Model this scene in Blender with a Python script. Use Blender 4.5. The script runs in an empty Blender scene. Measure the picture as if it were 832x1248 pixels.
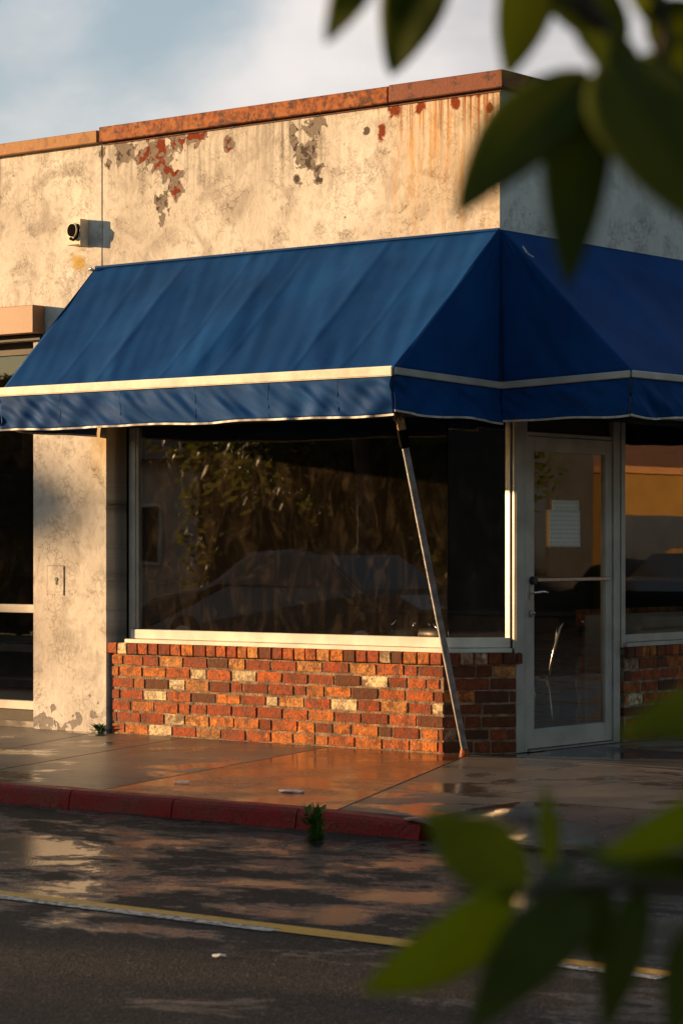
import bpy, bmesh, math, random
from mathutils import Vector, Matrix, noise as mn
R = math.radians
random.seed(7)
S = bpy.context.scene
COL = S.collection
TH = R(38.5); CT, ST = math.cos(TH), math.sin(TH)
CAMP = Vector((9.536, -13.66, 1.38)); F = 3094.0
# ---------------------------------------------------------------- helpers
def at(px, py, z):                       # point seen at pixel px,py at depth z (metres)
    x = (px-416)/F*z; h = (667-py)/F*z
    return Vector((CAMP.x + x*CT - z*ST, CAMP.y + x*ST + z*CT, CAMP.z + h))
def gnd(px, py, zz=0.0):                 # the same on a horizontal plane
    z = (CAMP.z-zz)*F/(py-667)
    p = at(px, py, z); return Vector((p.x, p.y, zz))
def onY(px, py, Y=0.0):                  # on a plane parallel to the long facade
    r = (px-416)/F
    z = (Y-CAMP.y)/(CT + r*ST)
    return at(px, py, z)
def onX(px, py, X=0.0):
    r = (px-416)/F
    z = (X-CAMP.x)/(r*CT-ST)
    return at(px, py, z)

def tag(o, label=None, cat=None, group=None, kind=None):
    if label: o['label'] = label
    if cat: o['category'] = cat
    if group: o['group'] = group
    if kind: o['kind'] = kind
    return o
def thing(name, label, cat, loc=(0,0,0), group=None):
    o = bpy.data.objects.new(name, None); COL.objects.link(o)
    o.location = loc; o.empty_display_size = .1
    return tag(o, label, cat, group)
def wloc(o):
    v = Vector(o.location)
    return v + wloc(o.parent) if o.parent else v

class MB:
    def __init__(s): s.v=[]; s.f=[]; s.m=[]; s.c=[]
    def vert(s, p, c=(1,1,1,1)): s.v.append(Vector(p)); s.c.append(c); return len(s.v)-1
    def face(s, idx, m=0): s.f.append(tuple(idx)); s.m.append(m)
    def hexa(s, P, m=0, c=(1,1,1,1)):    # 8 points: bottom 4 ccw, top 4 ccw
        i=[s.vert(p,c) for p in P]
        for q in ((3,2,1,0),(4,5,6,7),(0,1,5,4),(1,2,6,5),(2,3,7,6),(3,0,4,7)): s.face([i[k] for k in q],m)
    def box(s, a, b, m=0, c=(1,1,1,1)):
        (x0,y0,z0),(x1,y1,z1)=a,b
        s.hexa([(x0,y0,z0),(x1,y0,z0),(x1,y1,z0),(x0,y1,z0),(x0,y0,z1),(x1,y0,z1),(x1,y1,z1),(x0,y1,z1)],m,c)
        return s
    def prism(s, poly, z0, z1, m=0):     # poly ccw (x,y)
        n=len(poly)
        b=[s.vert((p[0],p[1],z0)) for p in poly]; t=[s.vert((p[0],p[1],z1)) for p in poly]
        s.face(b[::-1],m); s.face(t,m)
        for k in range(n): s.face((b[k],b[(k+1)%n],t[(k+1)%n],t[k]),m)
        return s
    def bar(s, a, b, w, h, up=(0,0,1), m=0, c=(1,1,1,1)):
        a=Vector(a); b=Vector(b); d=(b-a).normalized(); up=Vector(up)
        sd=d.cross(up).normalized(); u=sd.cross(d).normalized()
        P=[]
        for p in (a,b):
            for (i,j) in ((-1,-1),(1,-1),(1,1),(-1,1)): P.append(p+sd*w/2*i+u*h/2*j)
        s.hexa(P,m,c); return s
    def tube(s, pts, rad, n=10, m=0, cap=True):
        pts=[Vector(p) for p in pts]
        if not hasattr(rad,'__len__'): rad=[rad]*len(pts)
        rings=[]; prev=None
        for i,p in enumerate(pts):
            d=(pts[min(i+1,len(pts)-1)]-pts[max(i-1,0)]).normalized()
            if prev is None:
                a=Vector((0,0,1)) if abs(d.z)<.9 else Vector((1,0,0))
                u=d.cross(a).normalized()
            else:
                u=(prev-d*prev.dot(d)).normalized()
            prev=u; w=d.cross(u)
            rings.append([s.vert(p+(u*math.cos(2*math.pi*k/n)+w*math.sin(2*math.pi*k/n))*rad[i]) for k in range(n)])
        for a,b in zip(rings,rings[1:]):
            for k in range(n): s.face((a[k],a[(k+1)%n],b[(k+1)%n],b[k]),m)
        if cap: s.face(rings[0][::-1],m); s.face(rings[-1],m)
        return s
    def grid(s, fn, nu, nv, m=0):
        g=[[s.vert(fn(i/nu,j/nv)) for i in range(nu+1)] for j in range(nv+1)]
        for j in range(nv):
            for i in range(nu): s.face((g[j][i],g[j][i+1],g[j+1][i+1],g[j+1][i]),m)
        return s
    def build(s, name, mats, parent=None, bevel=0, smooth=False, solid=0, seg=1, recalc=True):
        me=bpy.data.meshes.new(name)
        off=wloc(parent) if parent else Vector((0,0,0))
        me.from_pydata([p-off for p in s.v],[],s.f)
        if not isinstance(mats,(list,tuple)): mats=[mats]
        for m in mats: me.materials.append(m)
        me.polygons.foreach_set('material_index',s.m)
        if any(c!=(1,1,1,1) for c in s.c):
            at_=me.color_attributes.new('tint','FLOAT_COLOR','POINT')
            for i,c in enumerate(s.c): at_.data[i].color=c
        if recalc or bevel:
            bm=bmesh.new(); bm.from_mesh(me)
            if recalc: bmesh.ops.recalc_face_normals(bm,faces=bm.faces)
            if bevel:
                ed=[e for e in bm.edges if len(e.link_faces)==2 and e.calc_face_angle(0)>R(35)]
                bmesh.ops.bevel(bm,geom=ed,offset=bevel,segments=seg,affect='EDGES',clamp_overlap=True)
            bm.to_mesh(me); bm.free()
        if smooth:
            for p in me.polygons: p.use_smooth=True
        me.update()
        o=bpy.data.objects.new(name,me); COL.objects.link(o)
        if parent: o.parent=parent
        if solid:
            md=o.modifiers.new('thickness','SOLIDIFY'); md.thickness=solid; md.offset=0
        return o
def box(a,b): return MB().box(a,b)

# ---------------------------------------------------------------- node helpers
class NT:
    def __init__(s, name, world=False):
        if world:
            s.owner=bpy.data.worlds.new(name)
        else: s.owner=bpy.data.materials.new(name)
        s.owner.use_nodes=True; s.t=s.owner.node_tree; s.t.nodes.clear()
        s.n=s.t.nodes; s.l=s.t.links
    def node(s, typ, **kw):
        nd=s.n.new(typ)
        for k,v in kw.items(): setattr(nd,k,v)
        return nd
    def put(s, sock, v):
        if isinstance(v,bpy.types.NodeSocket): s.l.new(v,sock)
        elif v is not None:
            if sock.type=='RGBA' and len(v)==3: v=(*v,1)
            sock.default_value=v
    def pos(s): return s.node('ShaderNodeNewGeometry').outputs['Position']
    def m(s, op, a, b=None, c=None, clamp=False):
        nd=s.node('ShaderNodeMath',operation=op,use_clamp=clamp)
        s.put(nd.inputs[0],a); s.put(nd.inputs[1],b)
        if c is not None: s.put(nd.inputs[2],c)
        return nd.outputs[0]
    def vm(s, op, a, b=None):
        nd=s.node('ShaderNodeVectorMath',operation=op); s.put(nd.inputs[0],a); s.put(nd.inputs[1],b)
        return nd.outputs['Value'] if op in('LENGTH','DISTANCE','DOT_PRODUCT') else nd.outputs['Vector']
    def scale(s, v, xyz): return s.vm('MULTIPLY',v,xyz)
    def sep(s, v):
        nd=s.node('ShaderNodeSeparateXYZ'); s.put(nd.inputs[0],v); return nd.outputs
    def comb(s,x,y,z):
        nd=s.node('ShaderNodeCombineXYZ'); s.put(nd.inputs[0],x); s.put(nd.inputs[1],y); s.put(nd.inputs[2],z); return nd.outputs[0]
    def noise(s, v, sc, det=4, rough=.55, dist=0, out='Fac'):
        nd=s.node('ShaderNodeTexNoise'); s.put(nd.inputs['Vector'],v)
        nd.inputs['Scale'].default_value=sc; nd.inputs['Detail'].default_value=det
        nd.inputs['Roughness'].default_value=rough; nd.inputs['Distortion'].default_value=dist
        return nd.outputs[out]
    def vor(s, v, sc, feat='F1', out='Distance', rnd=1):
        nd=s.node('ShaderNodeTexVoronoi',feature=feat); s.put(nd.inputs['Vector'],v)
        nd.inputs['Scale'].default_value=sc; nd.inputs['Randomness'].default_value=rnd
        return nd.outputs[out]
    def mr(s, v, a, b, c=0., d=1., smooth=True):
        nd=s.node('ShaderNodeMapRange'); nd.interpolation_type='SMOOTHSTEP' if smooth else 'LINEAR'
        for k,x in zip(range(5),(v,a,b,c,d)): s.put(nd.inputs[k],x)
        return nd.outputs[0]
    def mix(s, f, a, b, mode='MIX'):
        nd=s.node('ShaderNodeMix',data_type='RGBA',blend_type=mode)
        s.put(nd.inputs[0],f); s.put(nd.inputs[6],a); s.put(nd.inputs[7],b); return nd.outputs[2]
    def mixf(s, f, a, b):
        nd=s.node('ShaderNodeMix',data_type='FLOAT'); s.put(nd.inputs[0],f); s.put(nd.inputs[2],a); s.put(nd.inputs[3],b); return nd.outputs[0]
    def bump(s, h, st=.3, dist=.01, nrm=None):
        nd=s.node('ShaderNodeBump'); nd.inputs['Strength'].default_value=st; nd.inputs['Distance'].default_value=dist
        s.put(nd.inputs['Height'],h)
        if nrm is not None: s.put(nd.inputs['Normal'],nrm)
        return nd.outputs[0]
    def attr(s,name): return s.node('ShaderNodeAttribute',attribute_name=name).outputs['Color']
    def princ(s, col, rough=.6, metal=0, nrm=None, spec=.5, coat=0, coatr=.05, trans=0, sheen=0):
        b=s.node('ShaderNodeBsdfPrincipled')
        s.put(b.inputs['Base Color'],col); s.put(b.inputs['Roughness'],rough); s.put(b.inputs['Metallic'],metal)
        if nrm is not None: s.put(b.inputs['Normal'],nrm)
        s.put(b.inputs['Specular IOR Level'],spec)
        if coat: s.put(b.inputs['Coat Weight'],coat); s.put(b.inputs['Coat Roughness'],coatr)
        if sheen: b.inputs['Sheen Weight'].default_value=sheen
        return b.outputs[0]
    def out(s, sh):
        o=s.node('ShaderNodeOutputMaterial'); s.l.new(sh,o.inputs['Surface']); return s.owner
    def blob(s, X, Z, cx, cz, rx, rz):   # 1 at centre .. 0 at the ellipse's rim
        a=s.m('DIVIDE',s.m('SUBTRACT',X,cx),rx); b=s.m('DIVIDE',s.m('SUBTRACT',Z,cz),rz)
        d=s.m('SQRT',s.m('ADD',s.m('MULTIPLY',a,a),s.m('MULTIPLY',b,b)))
        return s.m('SUBTRACT',1.0,d)
    def blobmask(s, X, Z, cx, cz, rx, rz, nz, amp=1.2, lo=.25, hi=.33):
        b=s.blob(X,Z,cx,cz,rx,rz)
        v=s.m('ADD',b,s.m('MULTIPLY',s.m('SUBTRACT',nz,.5),amp))
        return s.mr(v,lo,hi)

def simple(name, col, rough=.5, metal=0, var=.15, sc=6, bs=.15, spec=.5, dist=.004, bsc=60):
    t=NT(name); p=t.pos()
    n=t.noise(p,sc,5); f=t.noise(p,bsc,3)
    dark=tuple(c*(1-var*2) for c in col); lite=tuple(min(1,c*(1+var)) for c in col)
    c=t.mix(t.mr(n,.3,.7),dark,lite)
    r=t.m('ADD',rough-.05,t.m('MULTIPLY',f,.1))
    return t.out(t.princ(c,r,metal,t.bump(f,bs,dist),spec))

# ---------------------------------------------------------------- materials
M={}
def plaster(name, side=False, lower=False):
    t=NT(name); p=t.pos(); x,y,z=t.sep(p)
    H = x if not side else y
    q=t.comb(H,0.,z) if not side else t.comb(H,3.,z)
    n1=t.noise(q,1.1,6,.6); n2=t.noise(q,3.7,7,.62,.6); n3=t.noise(q,14,6,.65); fine=t.noise(p,85,4,.7)
    streak=t.noise(t.scale(q,(7,1,.55)),1.3,5,.6)
    streakf=t.noise(t.scale(q,(26,1,.9)),1.0,5,.6)
    base=t.mix(t.mr(n1,.3,.7),(.54,.495,.44),(.80,.755,.69))
    base=t.mix(t.m('MULTIPLY',t.mr(n2,.46,.66),.6),base,(.33,.295,.26))
    base=t.mix(t.m('MULTIPLY',t.mr(n3,.5,.68),.45),base,(.36,.31,.27))
    base=t.mix(t.m('MULTIPLY',t.mr(streak,.56,.74),.45),base,(.70,.62,.50))
    # grime washing down from the coping
    dn=t.mr(z,3.7,4.42,0,1)
    base=t.mix(t.m('MULTIPLY',t.m('MULTIPLY',dn,t.m('MULTIPLY',t.mr(streakf,.42,.70),t.mr(t.noise(q,.9,3),.38,.62))),.85),base,(.15,.125,.10))
    # map of hairline cracks
    wq=t.vm('ADD',q,t.scale(t.noise(q,7,7,.7,out='Color'),(.45,.45,.45)))
    cr=t.vor(wq,1.9,'DISTANCE_TO_EDGE'); cr2=t.vor(wq,6.5,'DISTANCE_TO_EDGE')
    crm=t.m('MULTIPLY',t.mr(cr,.007,.001),t.mr(n2,.53,.60))
    crm2=t.m('MULTIPLY',t.mr(cr2,.016,.004),t.mr(n1,.54,.64))
    cm=t.m('MAXIMUM',t.m('MULTIPLY',crm,.55),t.m('MULTIPLY',crm2,.35))
    base=t.mix(cm,base,(.13,.10,.08))
    wx_=t.vm('ADD',q,t.scale(t.noise(q,16,5,.7,out='Color'),(.12,.12,.12)))
    cr3=t.vor(wx_,17,'DISTANCE_TO_EDGE'); crm3=t.m('MULTIPLY',t.mr(cr3,.035,.01),t.mr(t.noise(q,3.1,4,.6),.50,.60))
    base=t.mix(t.m('MULTIPLY',crm3,.2),base,(.20,.15,.11)); cm=t.m('MAXIMUM',cm,t.m('MULTIPLY',crm3,.5))
    spk=t.mr(t.noise(q,48,4,.7),.62,.72); base=t.mix(t.m('MULTIPLY',spk,.4),base,(.22,.18,.15))
    # pocks
    pv=t.vor(q,9); pm=t.m('MULTIPLY',t.mr(pv,.07,.04),t.mr(t.noise(q,2.3,2),.56,.62))
    base=t.mix(pm,base,(.10,.075,.06))
    hgt=t.m('ADD',t.m('MULTIPLY',n3,.7),t.m('MULTIPLY',fine,.35))
    hgt=t.m('SUBTRACT',hgt,t.m('MULTIPLY',t.m('MAXIMUM',cm,pm),1.2))
    if not side:
        nz=t.noise(q,6.5,6,.62)
        nz2=t.noise(t.vm('ADD',q,(5,0,2)),11,6,.62)
        dq=t.vm('ADD',q,t.scale(t.noise(q,9,5,.6,out='Color'),(.10,.10,.10)))
        cell=t.sep(t.vor(dq,13,out='Color'))[0]; cell2=t.sep(t.vor(t.vm('ADD',dq,(2,0,1)),24,out='Color'))[1]
        nz=t.m('ADD',t.m('MULTIPLY',nz,.6),t.m('MULTIPLY',cell,.4)); nz2=t.m('ADD',t.m('MULTIPLY',nz2,.65),t.m('MULTIPLY',cell2,.35))
        # yellowish and rusty runs beside the corner
        zone=t.m('MULTIPLY',t.mr(H,-1.12,-.62),t.mr(z,2.9,4.4,.08,1.))
        run=t.m('MULTIPLY',zone,t.mr(t.noise(t.scale(q,(9,1,.8)),1.6,7,.68,.4),.48,.64))
        base=t.mix(t.m('MULTIPLY',zone,.28),base,(.66,.42,.14))
        base=t.mix(t.m('MULTIPLY',run,.75),base,(.60,.28,.04))
        dr=t.mr(t.noise(t.scale(q,(30,1,.6)),1.,4,.6),.50,.62)
        base=t.mix(t.m('MULTIPLY',t.m('MULTIPLY',t.mr(H,-1.1,-.9),t.mr(z,3.95,4.38)),t.m('MULTIPLY',dr,1.)),base,(.34,.10,.008))
        for cx,cz,rx,rz in ((-.86,4.35,.09,.10),(-.66,4.33,.06,.06),(-.36,4.34,.05,.07),(-.22,4.40,.12,.08),(-.09,4.27,.05,.05),(-.98,4.2,.05,.09)):
            base=t.mix(t.blobmask(H,z,cx,cz,rx,rz,nz2,1.3,.2,.5),base,(.22,.045,.015))
        # patches where the render fell off
        for cx,cz,rx,rz,c in ((-3.40,4.31,.24,.15,'g'),(-3.02,4.27,.26,.20,'r'),(-2.95,4.10,.20,.20,'r'),(-2.72,4.32,.18,.13,'r'),(-3.0,3.9,.10,.22,'g'),(-1.60,4.27,.18,.14,'g'),(-1.66,4.12,.12,.14,'g'),(-1.52,3.98,.07,.07,'g'),(-1.72,3.95,.05,.05,'g'),(-2.35,4.26,.06,.06,'r')):
            a=t.blobmask(H,z,cx,cz,rx,rz,nz,2.6,.35,.40)
            core=t.blobmask(H,z,cx,cz,rx,rz,nz,2.6,.52,.56)
            base=t.mix(a,base,(.235,.20,.17))
            if c=='r': base=t.mix(t.m('MULTIPLY',core,t.mr(nz2,.46,.50)),base,(.20,.036,.012))
            else: base=t.mix(t.m('MULTIPLY',core,t.mr(nz2,.5,.56)),base,(.08,.065,.055))
            hgt=t.m('SUBTRACT',hgt,t.m('MULTIPLY',a,1.6))
        base=t.mix(t.blobmask(H,z,-1.11,4.22,.05,.05,nz2,.6,.3,.5),base,(.12,.10,.08))
        # stain under the wall lamp and along the pier's right edge
        base=t.mix(t.m('MULTIPLY',t.blobmask(H,z,-3.86,3.52,.12,.09,nz2,.9,.1,.7),.8),base,(.55,.34,.05))
        e=t.m('MULTIPLY',t.mr(H,-3.85,-3.56),t.mr(z,1.7,2.3))
        base=t.mix(t.m('MULTIPLY',t.m('MULTIPLY',e,t.mr(z,2.6,2.4)),.6),base,(.6,.38,.08))
        # flaking foot of the pier
        ft=t.m('ADD',t.mr(z,.42,.02,0,.55),t.m('MULTIPLY',t.m('SUBTRACT',nz,.5),1.7))
        ftm=t.mr(ft,.62,.66)
        base=t.mix(ftm,base,(.15,.125,.11))
        hgt=t.m('SUBTRACT',hgt,t.m('MULTIPLY',ftm,1.5))
        base=t.mix(t.m('MULTIPLY',t.mr(z,.8,.1),.5),base,t.mix(.5,base,(.62,.60,.60)))
    else:
        base=t.mix(.35,base,(.55,.54,.54))
    return t.out(t.princ(base,t.m('ADD',.78,t.m('MULTIPLY',n3,.15)),0,t.bump(hgt,.75,.010),.08))
M['plaster']=plaster('old_plaster'); M['plaster_side']=plaster('old_plaster_side',True)

def rust(name, amount, paint, dk=(.07,.02,.01)):
    t=NT(name); p=t.pos()
    n=t.noise(p,6,7,.65); n2=t.noise(p,22,6,.6); f=t.noise(p,90,3)
    red=t.mix(t.mr(n2,.35,.65),(.12,.026,.008),(.36,.10,.014))
    c=t.mix(t.mr(n,amount-.08,amount+.08),red,paint)
    sp=t.mr(t.noise(t.vm('ADD',p,(3,1,9)),13,6,.65),.53,.62)
    c=t.mix(sp,c,dk)
    return t.out(t.princ(c,.75,.1,t.bump(t.m('ADD',n2,f),.5,.004),.3))
M['cope_rust']=rust('rusted_coping',.60,(.34,.12,.03))
M['cope_red']=rust('faded_red_coping',.36,(.19,.060,.035),(.08,.03,.02))
M['cope_tan']=rust('tan_coping',.30,(.36,.18,.075),(.26,.13,.06))
M['cope_dark']=rust('dark_red_coping',.36,(.16,.065,.045),(.06,.03,.02))
M['brown_box']=simple('brown_signbox',(.30,.14,.06),.55,0,.05,3)
M['rusty']=rust('rusty_steel',.5,(.30,.17,.07))

def fabric(name):
    t=NT(name); p=t.pos(); x,y,z=t.sep(p)
    n=t.noise(p,1.6,5,.6); n2=t.noise(t.scale(p,(9,1.6,1.6)),1.4,5,.6)
    w=t.noise(p,420,2); f=t.noise(p,30,4)
    c=t.mix(t.mr(n,.3,.7),(.004,.038,.145),(.006,.056,.205))
    c=t.mix(t.m('MULTIPLY',t.mr(n2,.5,.75),.2),c,(.008,.085,.29))
    # dusty fading on the slope and water marks
    d=t.mr(t.noise(t.scale(p,(2.2,1,1)),2.6,7,.65),.52,.75)
    c=t.mix(t.m('MULTIPLY',d,.16),c,(.03,.075,.18))
    h=t.m('ADD',t.m('MULTIPLY',w,.3),f)
    return t.out(t.princ(c,.62,0,t.bump(h,.22,.003),.04))
M['fabric']=fabric('blue_canvas')
M['trim']=simple('cream_trim',(.68,.62,.52),.5,0,.12,8,.2)
M['binding']=simple('white_binding',(.55,.5,.45),.6,0,.2,12,.2)
M['alu']=simple('painted_aluminium',(.42,.39,.35),.42,.15,.10,5,.12)
M['alu_white']=simple('white_window_frame',(.74,.70,.62),.45,0,.10,5,.12)
M['fin']=simple('bright_aluminium_fin',(.72,.68,.60),.36,.75,.05,8,.05)
M['alu_dark']=simple('dark_bronze_frame',(.035,.028,.022),.5,.1,.15,5,.12,.15)
M['steel']=simple('brushed_steel',(.55,.54,.52),.3,1,.08,30)
M['pole']=simple('galvanised_pole',(.33,.33,.34),.45,.4,.2,14,.3)
M['black']=simple('black_rubber',(.015,.015,.015),.6)
M['void']=simple('black_hole',(.004,.004,.004),.9,spec=.02,var=0)
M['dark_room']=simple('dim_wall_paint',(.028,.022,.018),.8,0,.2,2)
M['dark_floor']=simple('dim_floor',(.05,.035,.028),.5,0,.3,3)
M['wood']=simple('dark_wood',(.10,.05,.025),.45,0,.3,6)
M['chrome']=simple('chrome_tube',(.75,.72,.68),.16,1,.03,20,.02)
M['vinyl']=simple('black_vinyl',(.02,.018,.018),.4)
M['paper']=simple('sun_bleached_paper',(.62,.61,.60),.75,0,.05,9,.1)
def paperm():
    t=NT('printed_paper'); p=t.pos(); x,y,z=t.sep(p)
    row=t.mr(t.m('SINE',t.m('MULTIPLY',z,210.)),.55,.8)
    word=t.mr(t.noise(t.comb(0.,t.m('MULTIPLY',y,60.),t.m('ROUND',t.m('DIVIDE',z,.0299))),1.,1),.46,.5)
    c=t.mix(t.m('MULTIPLY',t.m('MULTIPLY',row,word),.42),(.60,.55,.48),(.16,.155,.15))
    return t.out(t.princ(c,.75))
M['paper']=paperm()
M['ink']=simple('faded_ink',(.33,.33,.34),.8)
M['litter']=simple('wet_paper_scrap',(.72,.72,.74),.5,0,.1,30,.3)
M['housing']=simple('painted_housing',(.60,.50,.38),.5,0,.08,14)
M['roofing']=simple('flat_roof_felt',(.10,.10,.10),.85)

def brickm():
    t=NT('weathered_brick'); p=t.pos(); a=t.attr('tint')
    n=t.noise(p,18,6,.65); n2=t.noise(p,55,5,.65); f=t.noise(p,160,3)
    c=t.mix(t.mr(n,.35,.65),t.mix(1,a,(.55,.5,.48),'MULTIPLY'),t.mix(1,a,(1.25,1.2,1.1),'MULTIPLY'))
    c=t.mix(t.m('MULTIPLY',t.mr(n2,.50,.62),.65),c,(.055,.016,.008))
    c=t.mix(t.m('MULTIPLY',t.mr(t.noise(p,11,5,.6),.54,.62),.7),c,(.09,.022,.010))
    c=t.mix(.16,c,(.22,.12,.065))
    wh=t.mr(t.noise(t.vm('ADD',p,(7,3,1)),9,6,.7),.60,.70)
    c=t.mix(t.m('MULTIPLY',wh,.55),c,t.mix(1,a,(2.2,2.6,3.2),'MULTIPLY'))
    return t.out(t.princ(c,t.mr(n,.3,.7,.6,.85),0,t.bump(t.m('ADD',t.m('ADD',n,t.m('MULTIPLY',n2,.8)),t.m('MULTIPLY',f,.3)),.8,.007),.12))
M['brick']=brickm()
M['mortar']=simple('old_mortar',(.27,.185,.12),.9,0,.3,12,.8,.3,.012,70)

def glass(name, dust_haze, tint=(.86,.84,.80), wob=.006):
    t=NT(name); p=t.pos()
    g_=t.node('ShaderNodeNewGeometry')
    nb=t.bump(t.noise(p,1.3,3),wob,.05)
    cs=t.m('ABSOLUTE',t.vm('DOT_PRODUCT',g_.outputs['Normal'],g_.outputs['Incoming']))
    frv=t.m('MULTIPLY',t.m('ADD',.045,t.m('MULTIPLY',t.m('POWER',t.m('SUBTRACT',1.,cs),5.),.955)),2.1,clamp=True)
    gl=t.node('ShaderNodeBsdfGlossy'); gl.inputs['Roughness'].default_value=.012; t.put(gl.inputs['Color'],(.95,.95,.95)); t.put(gl.inputs['Normal'],nb)
    tr=t.node('ShaderNodeBsdfTransparent'); t.put(tr.inputs['Color'],tint)
    m1=t.node('ShaderNodeMixShader'); t.l.new(frv,m1.inputs[0]); t.l.new(tr.outputs[0],m1.inputs[1]); t.l.new(gl.outputs[0],m1.inputs[2])
    df=t.node('ShaderNodeBsdfDiffuse'); t.put(df.inputs['Color'],(.5,.37,.24))  # warm dust layer, also standing in for the brown haze of reflections
    st=t.noise(t.scale(p,(3,3,1.2)),2.5,8,.7,1.2)
    sw=t.noise(t.vm('ADD',p,t.scale(t.noise(p,1.1,2,out='Color'),(.9,.9,.9))),9,2)
    d=t.m('MULTIPLY',t.m('ADD',t.mr(st,.42,.8,.12,1.1),t.m('MULTIPLY',t.mr(sw,.60,.72),.5)),dust_haze)
    m2=t.node('ShaderNodeMixShader'); t.l.new(d,m2.inputs[0]); t.l.new(m1.outputs[0],m2.inputs[1]); t.l.new(df.outputs[0],m2.inputs[2])
    return t.out(m2.outputs[0])
M['glass']=glass('dusty_hazy_glass',.034,(.94,.93,.91)); M['glass_side']=glass('side_glass',.010,(.80,.78,.75))

def asphalt():
    t=NT('wet_asphalt'); p=t.pos(); x,y,z=t.sep(p)
    agg=t.vor(p,95); fine=t.noise(p,85,3,.8); mid=t.noise(p,26,4)
    big=t.noise(t.scale(p,(.55,1,1)),.9,5,.55,.5)
    patch=t.noise(t.vm('ADD',t.scale(p,(.85,1.2,1)),(2.3,.7,0)),1.25,9,.72,.25)
    near=t.mr(y,-7.6,-4.6,-.02,.10)
    wet=t.mr(t.m('ADD',patch,near),.535,.63)
    c=t.mix(t.mr(fine,.35,.65),(.007,.006,.0055),(.055,.049,.043))
    c=t.mix(t.m('MULTIPLY',t.mr(t.noise(p,60,1),.64,.70),.8),c,(.20,.18,.16))
    c=t.mix(t.m('MULTIPLY',t.mr(big,.4,.65),.35),c,(.015,.013,.012))
    c=t.mix(t.m('MULTIPLY',wet,.5),c,(.012,.010,.009))
    c=t.mix(t.m('MULTIPLY',t.mr(t.noise(t.scale(p,(1,.35,1)),42,3,.7),.55,.68),.5),c,(.10,.09,.082))
    r=t.mixf(wet,t.m('ADD',.5,t.m('MULTIPLY',mid,.12)),.07)
    bs=t.mixf(wet,1.,.06)
    h=t.m('MULTIPLY',t.m('ADD',t.m('MULTIPLY',agg,.9),t.m('ADD',fine,t.m('MULTIPLY',mid,.25))),bs)
    return t.out(t.princ(c,r,0,t.bump(h,.8,.009),t.mixf(wet,.06,1.)))
M['asphalt']=asphalt()
def concrete(name, c0, c1, r0, r1, bs=.25, wl=.5, wh=.62, seed=0):
    t=NT(name); p=t.vm('ADD',t.pos(),(seed,0,0))
    n=t.noise(p,2.2,7,.62,.4); n2=t.noise(p,9,6,.6); f=t.noise(p,90,4,.65)
    wet=t.mr(t.noise(t.vm('ADD',p,(0,4,0)),1.5,5,.55,.4),wl,wh)
    c=t.mix(t.mr(n,.3,.7),c0,c1)
    c=t.mix(t.m('MULTIPLY',t.mr(n2,.52,.72),.5),c,tuple(k*.5 for k in c0))
    c=t.mix(t.m('MULTIPLY',wet,.55),c,tuple(k*.35 for k in c0))
    r=t.mixf(wet,t.m('ADD',r0,t.m('MULTIPLY',n2,.1)),r1)
    h=t.m('ADD',t.m('MULTIPLY',n2,.8),t.m('MULTIPLY',f,t.mixf(wet,.6,.15)))
    return t.out(t.princ(c,r,0,t.bump(h,bs,.005),.5))
M['walk']=concrete('damp_concrete',(.085,.07,.06),(.15,.125,.105),.32,.10,.25,.50,.62)
M['walk_wet']=concrete('soaked_concrete',(.16,.060,.022),(.26,.10,.035),.22,.10,.4,.40,.6,3)  # orange base holds the mirrored brick colour along with the slab's own
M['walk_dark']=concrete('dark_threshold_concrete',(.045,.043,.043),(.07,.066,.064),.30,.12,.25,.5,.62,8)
M['walk_pale']=concrete('pale_concrete',(.20,.175,.15),(.28,.25,.21),.36,.14,.25,.5,.62,5)
M['ramp']=concrete('reddish_ramp_concrete',(.09,.045,.035),(.15,.09,.07),.25,.06,.25,.42,.55,11)
def curbm():
    t=NT('red_curb_paint'); p=t.pos(); x,y,z=t.sep(p)
    n=t.noise(p,7,6,.65); n2=t.noise(p,40,5,.7); f=t.noise(p,120,3)
    c=t.mix(t.mr(n,.35,.65),(.19,.004,.009),(.32,.008,.015))
    w=t.m('ADD',n2,t.m('MULTIPLY',t.noise(p,1.8,3),.6))
    c=t.mix(t.m('MULTIPLY',t.mr(w,.84,.95),.75),c,(.16,.05,.035))
    c=t.mix(t.mr(n2,.62,.70),c,(.03,.012,.012))
    return t.out(t.princ(c,t.mr(n,.3,.7,.25,.5),0,t.bump(t.m('ADD',n2,f),.8,.008),.12))
M['curb']=curbm()
def linepaint(name,col,lo):
    t=NT(name); p=t.pos()
    n=t.noise(p,34,6,.7); f=t.noise(p,130,3,.7)
    c=t.mix(t.mr(n,lo,lo+.1),(.05,.045,.04),col)
    return t.out(t.princ(c,.4,0,t.bump(t.m('ADD',f,n),.6,.005),.5))
M['yellow']=linepaint('worn_yellow_paint',(.72,.36,.015),.33); M['white']=linepaint('worn_white_paint',(.62,.60,.56),.44)

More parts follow.
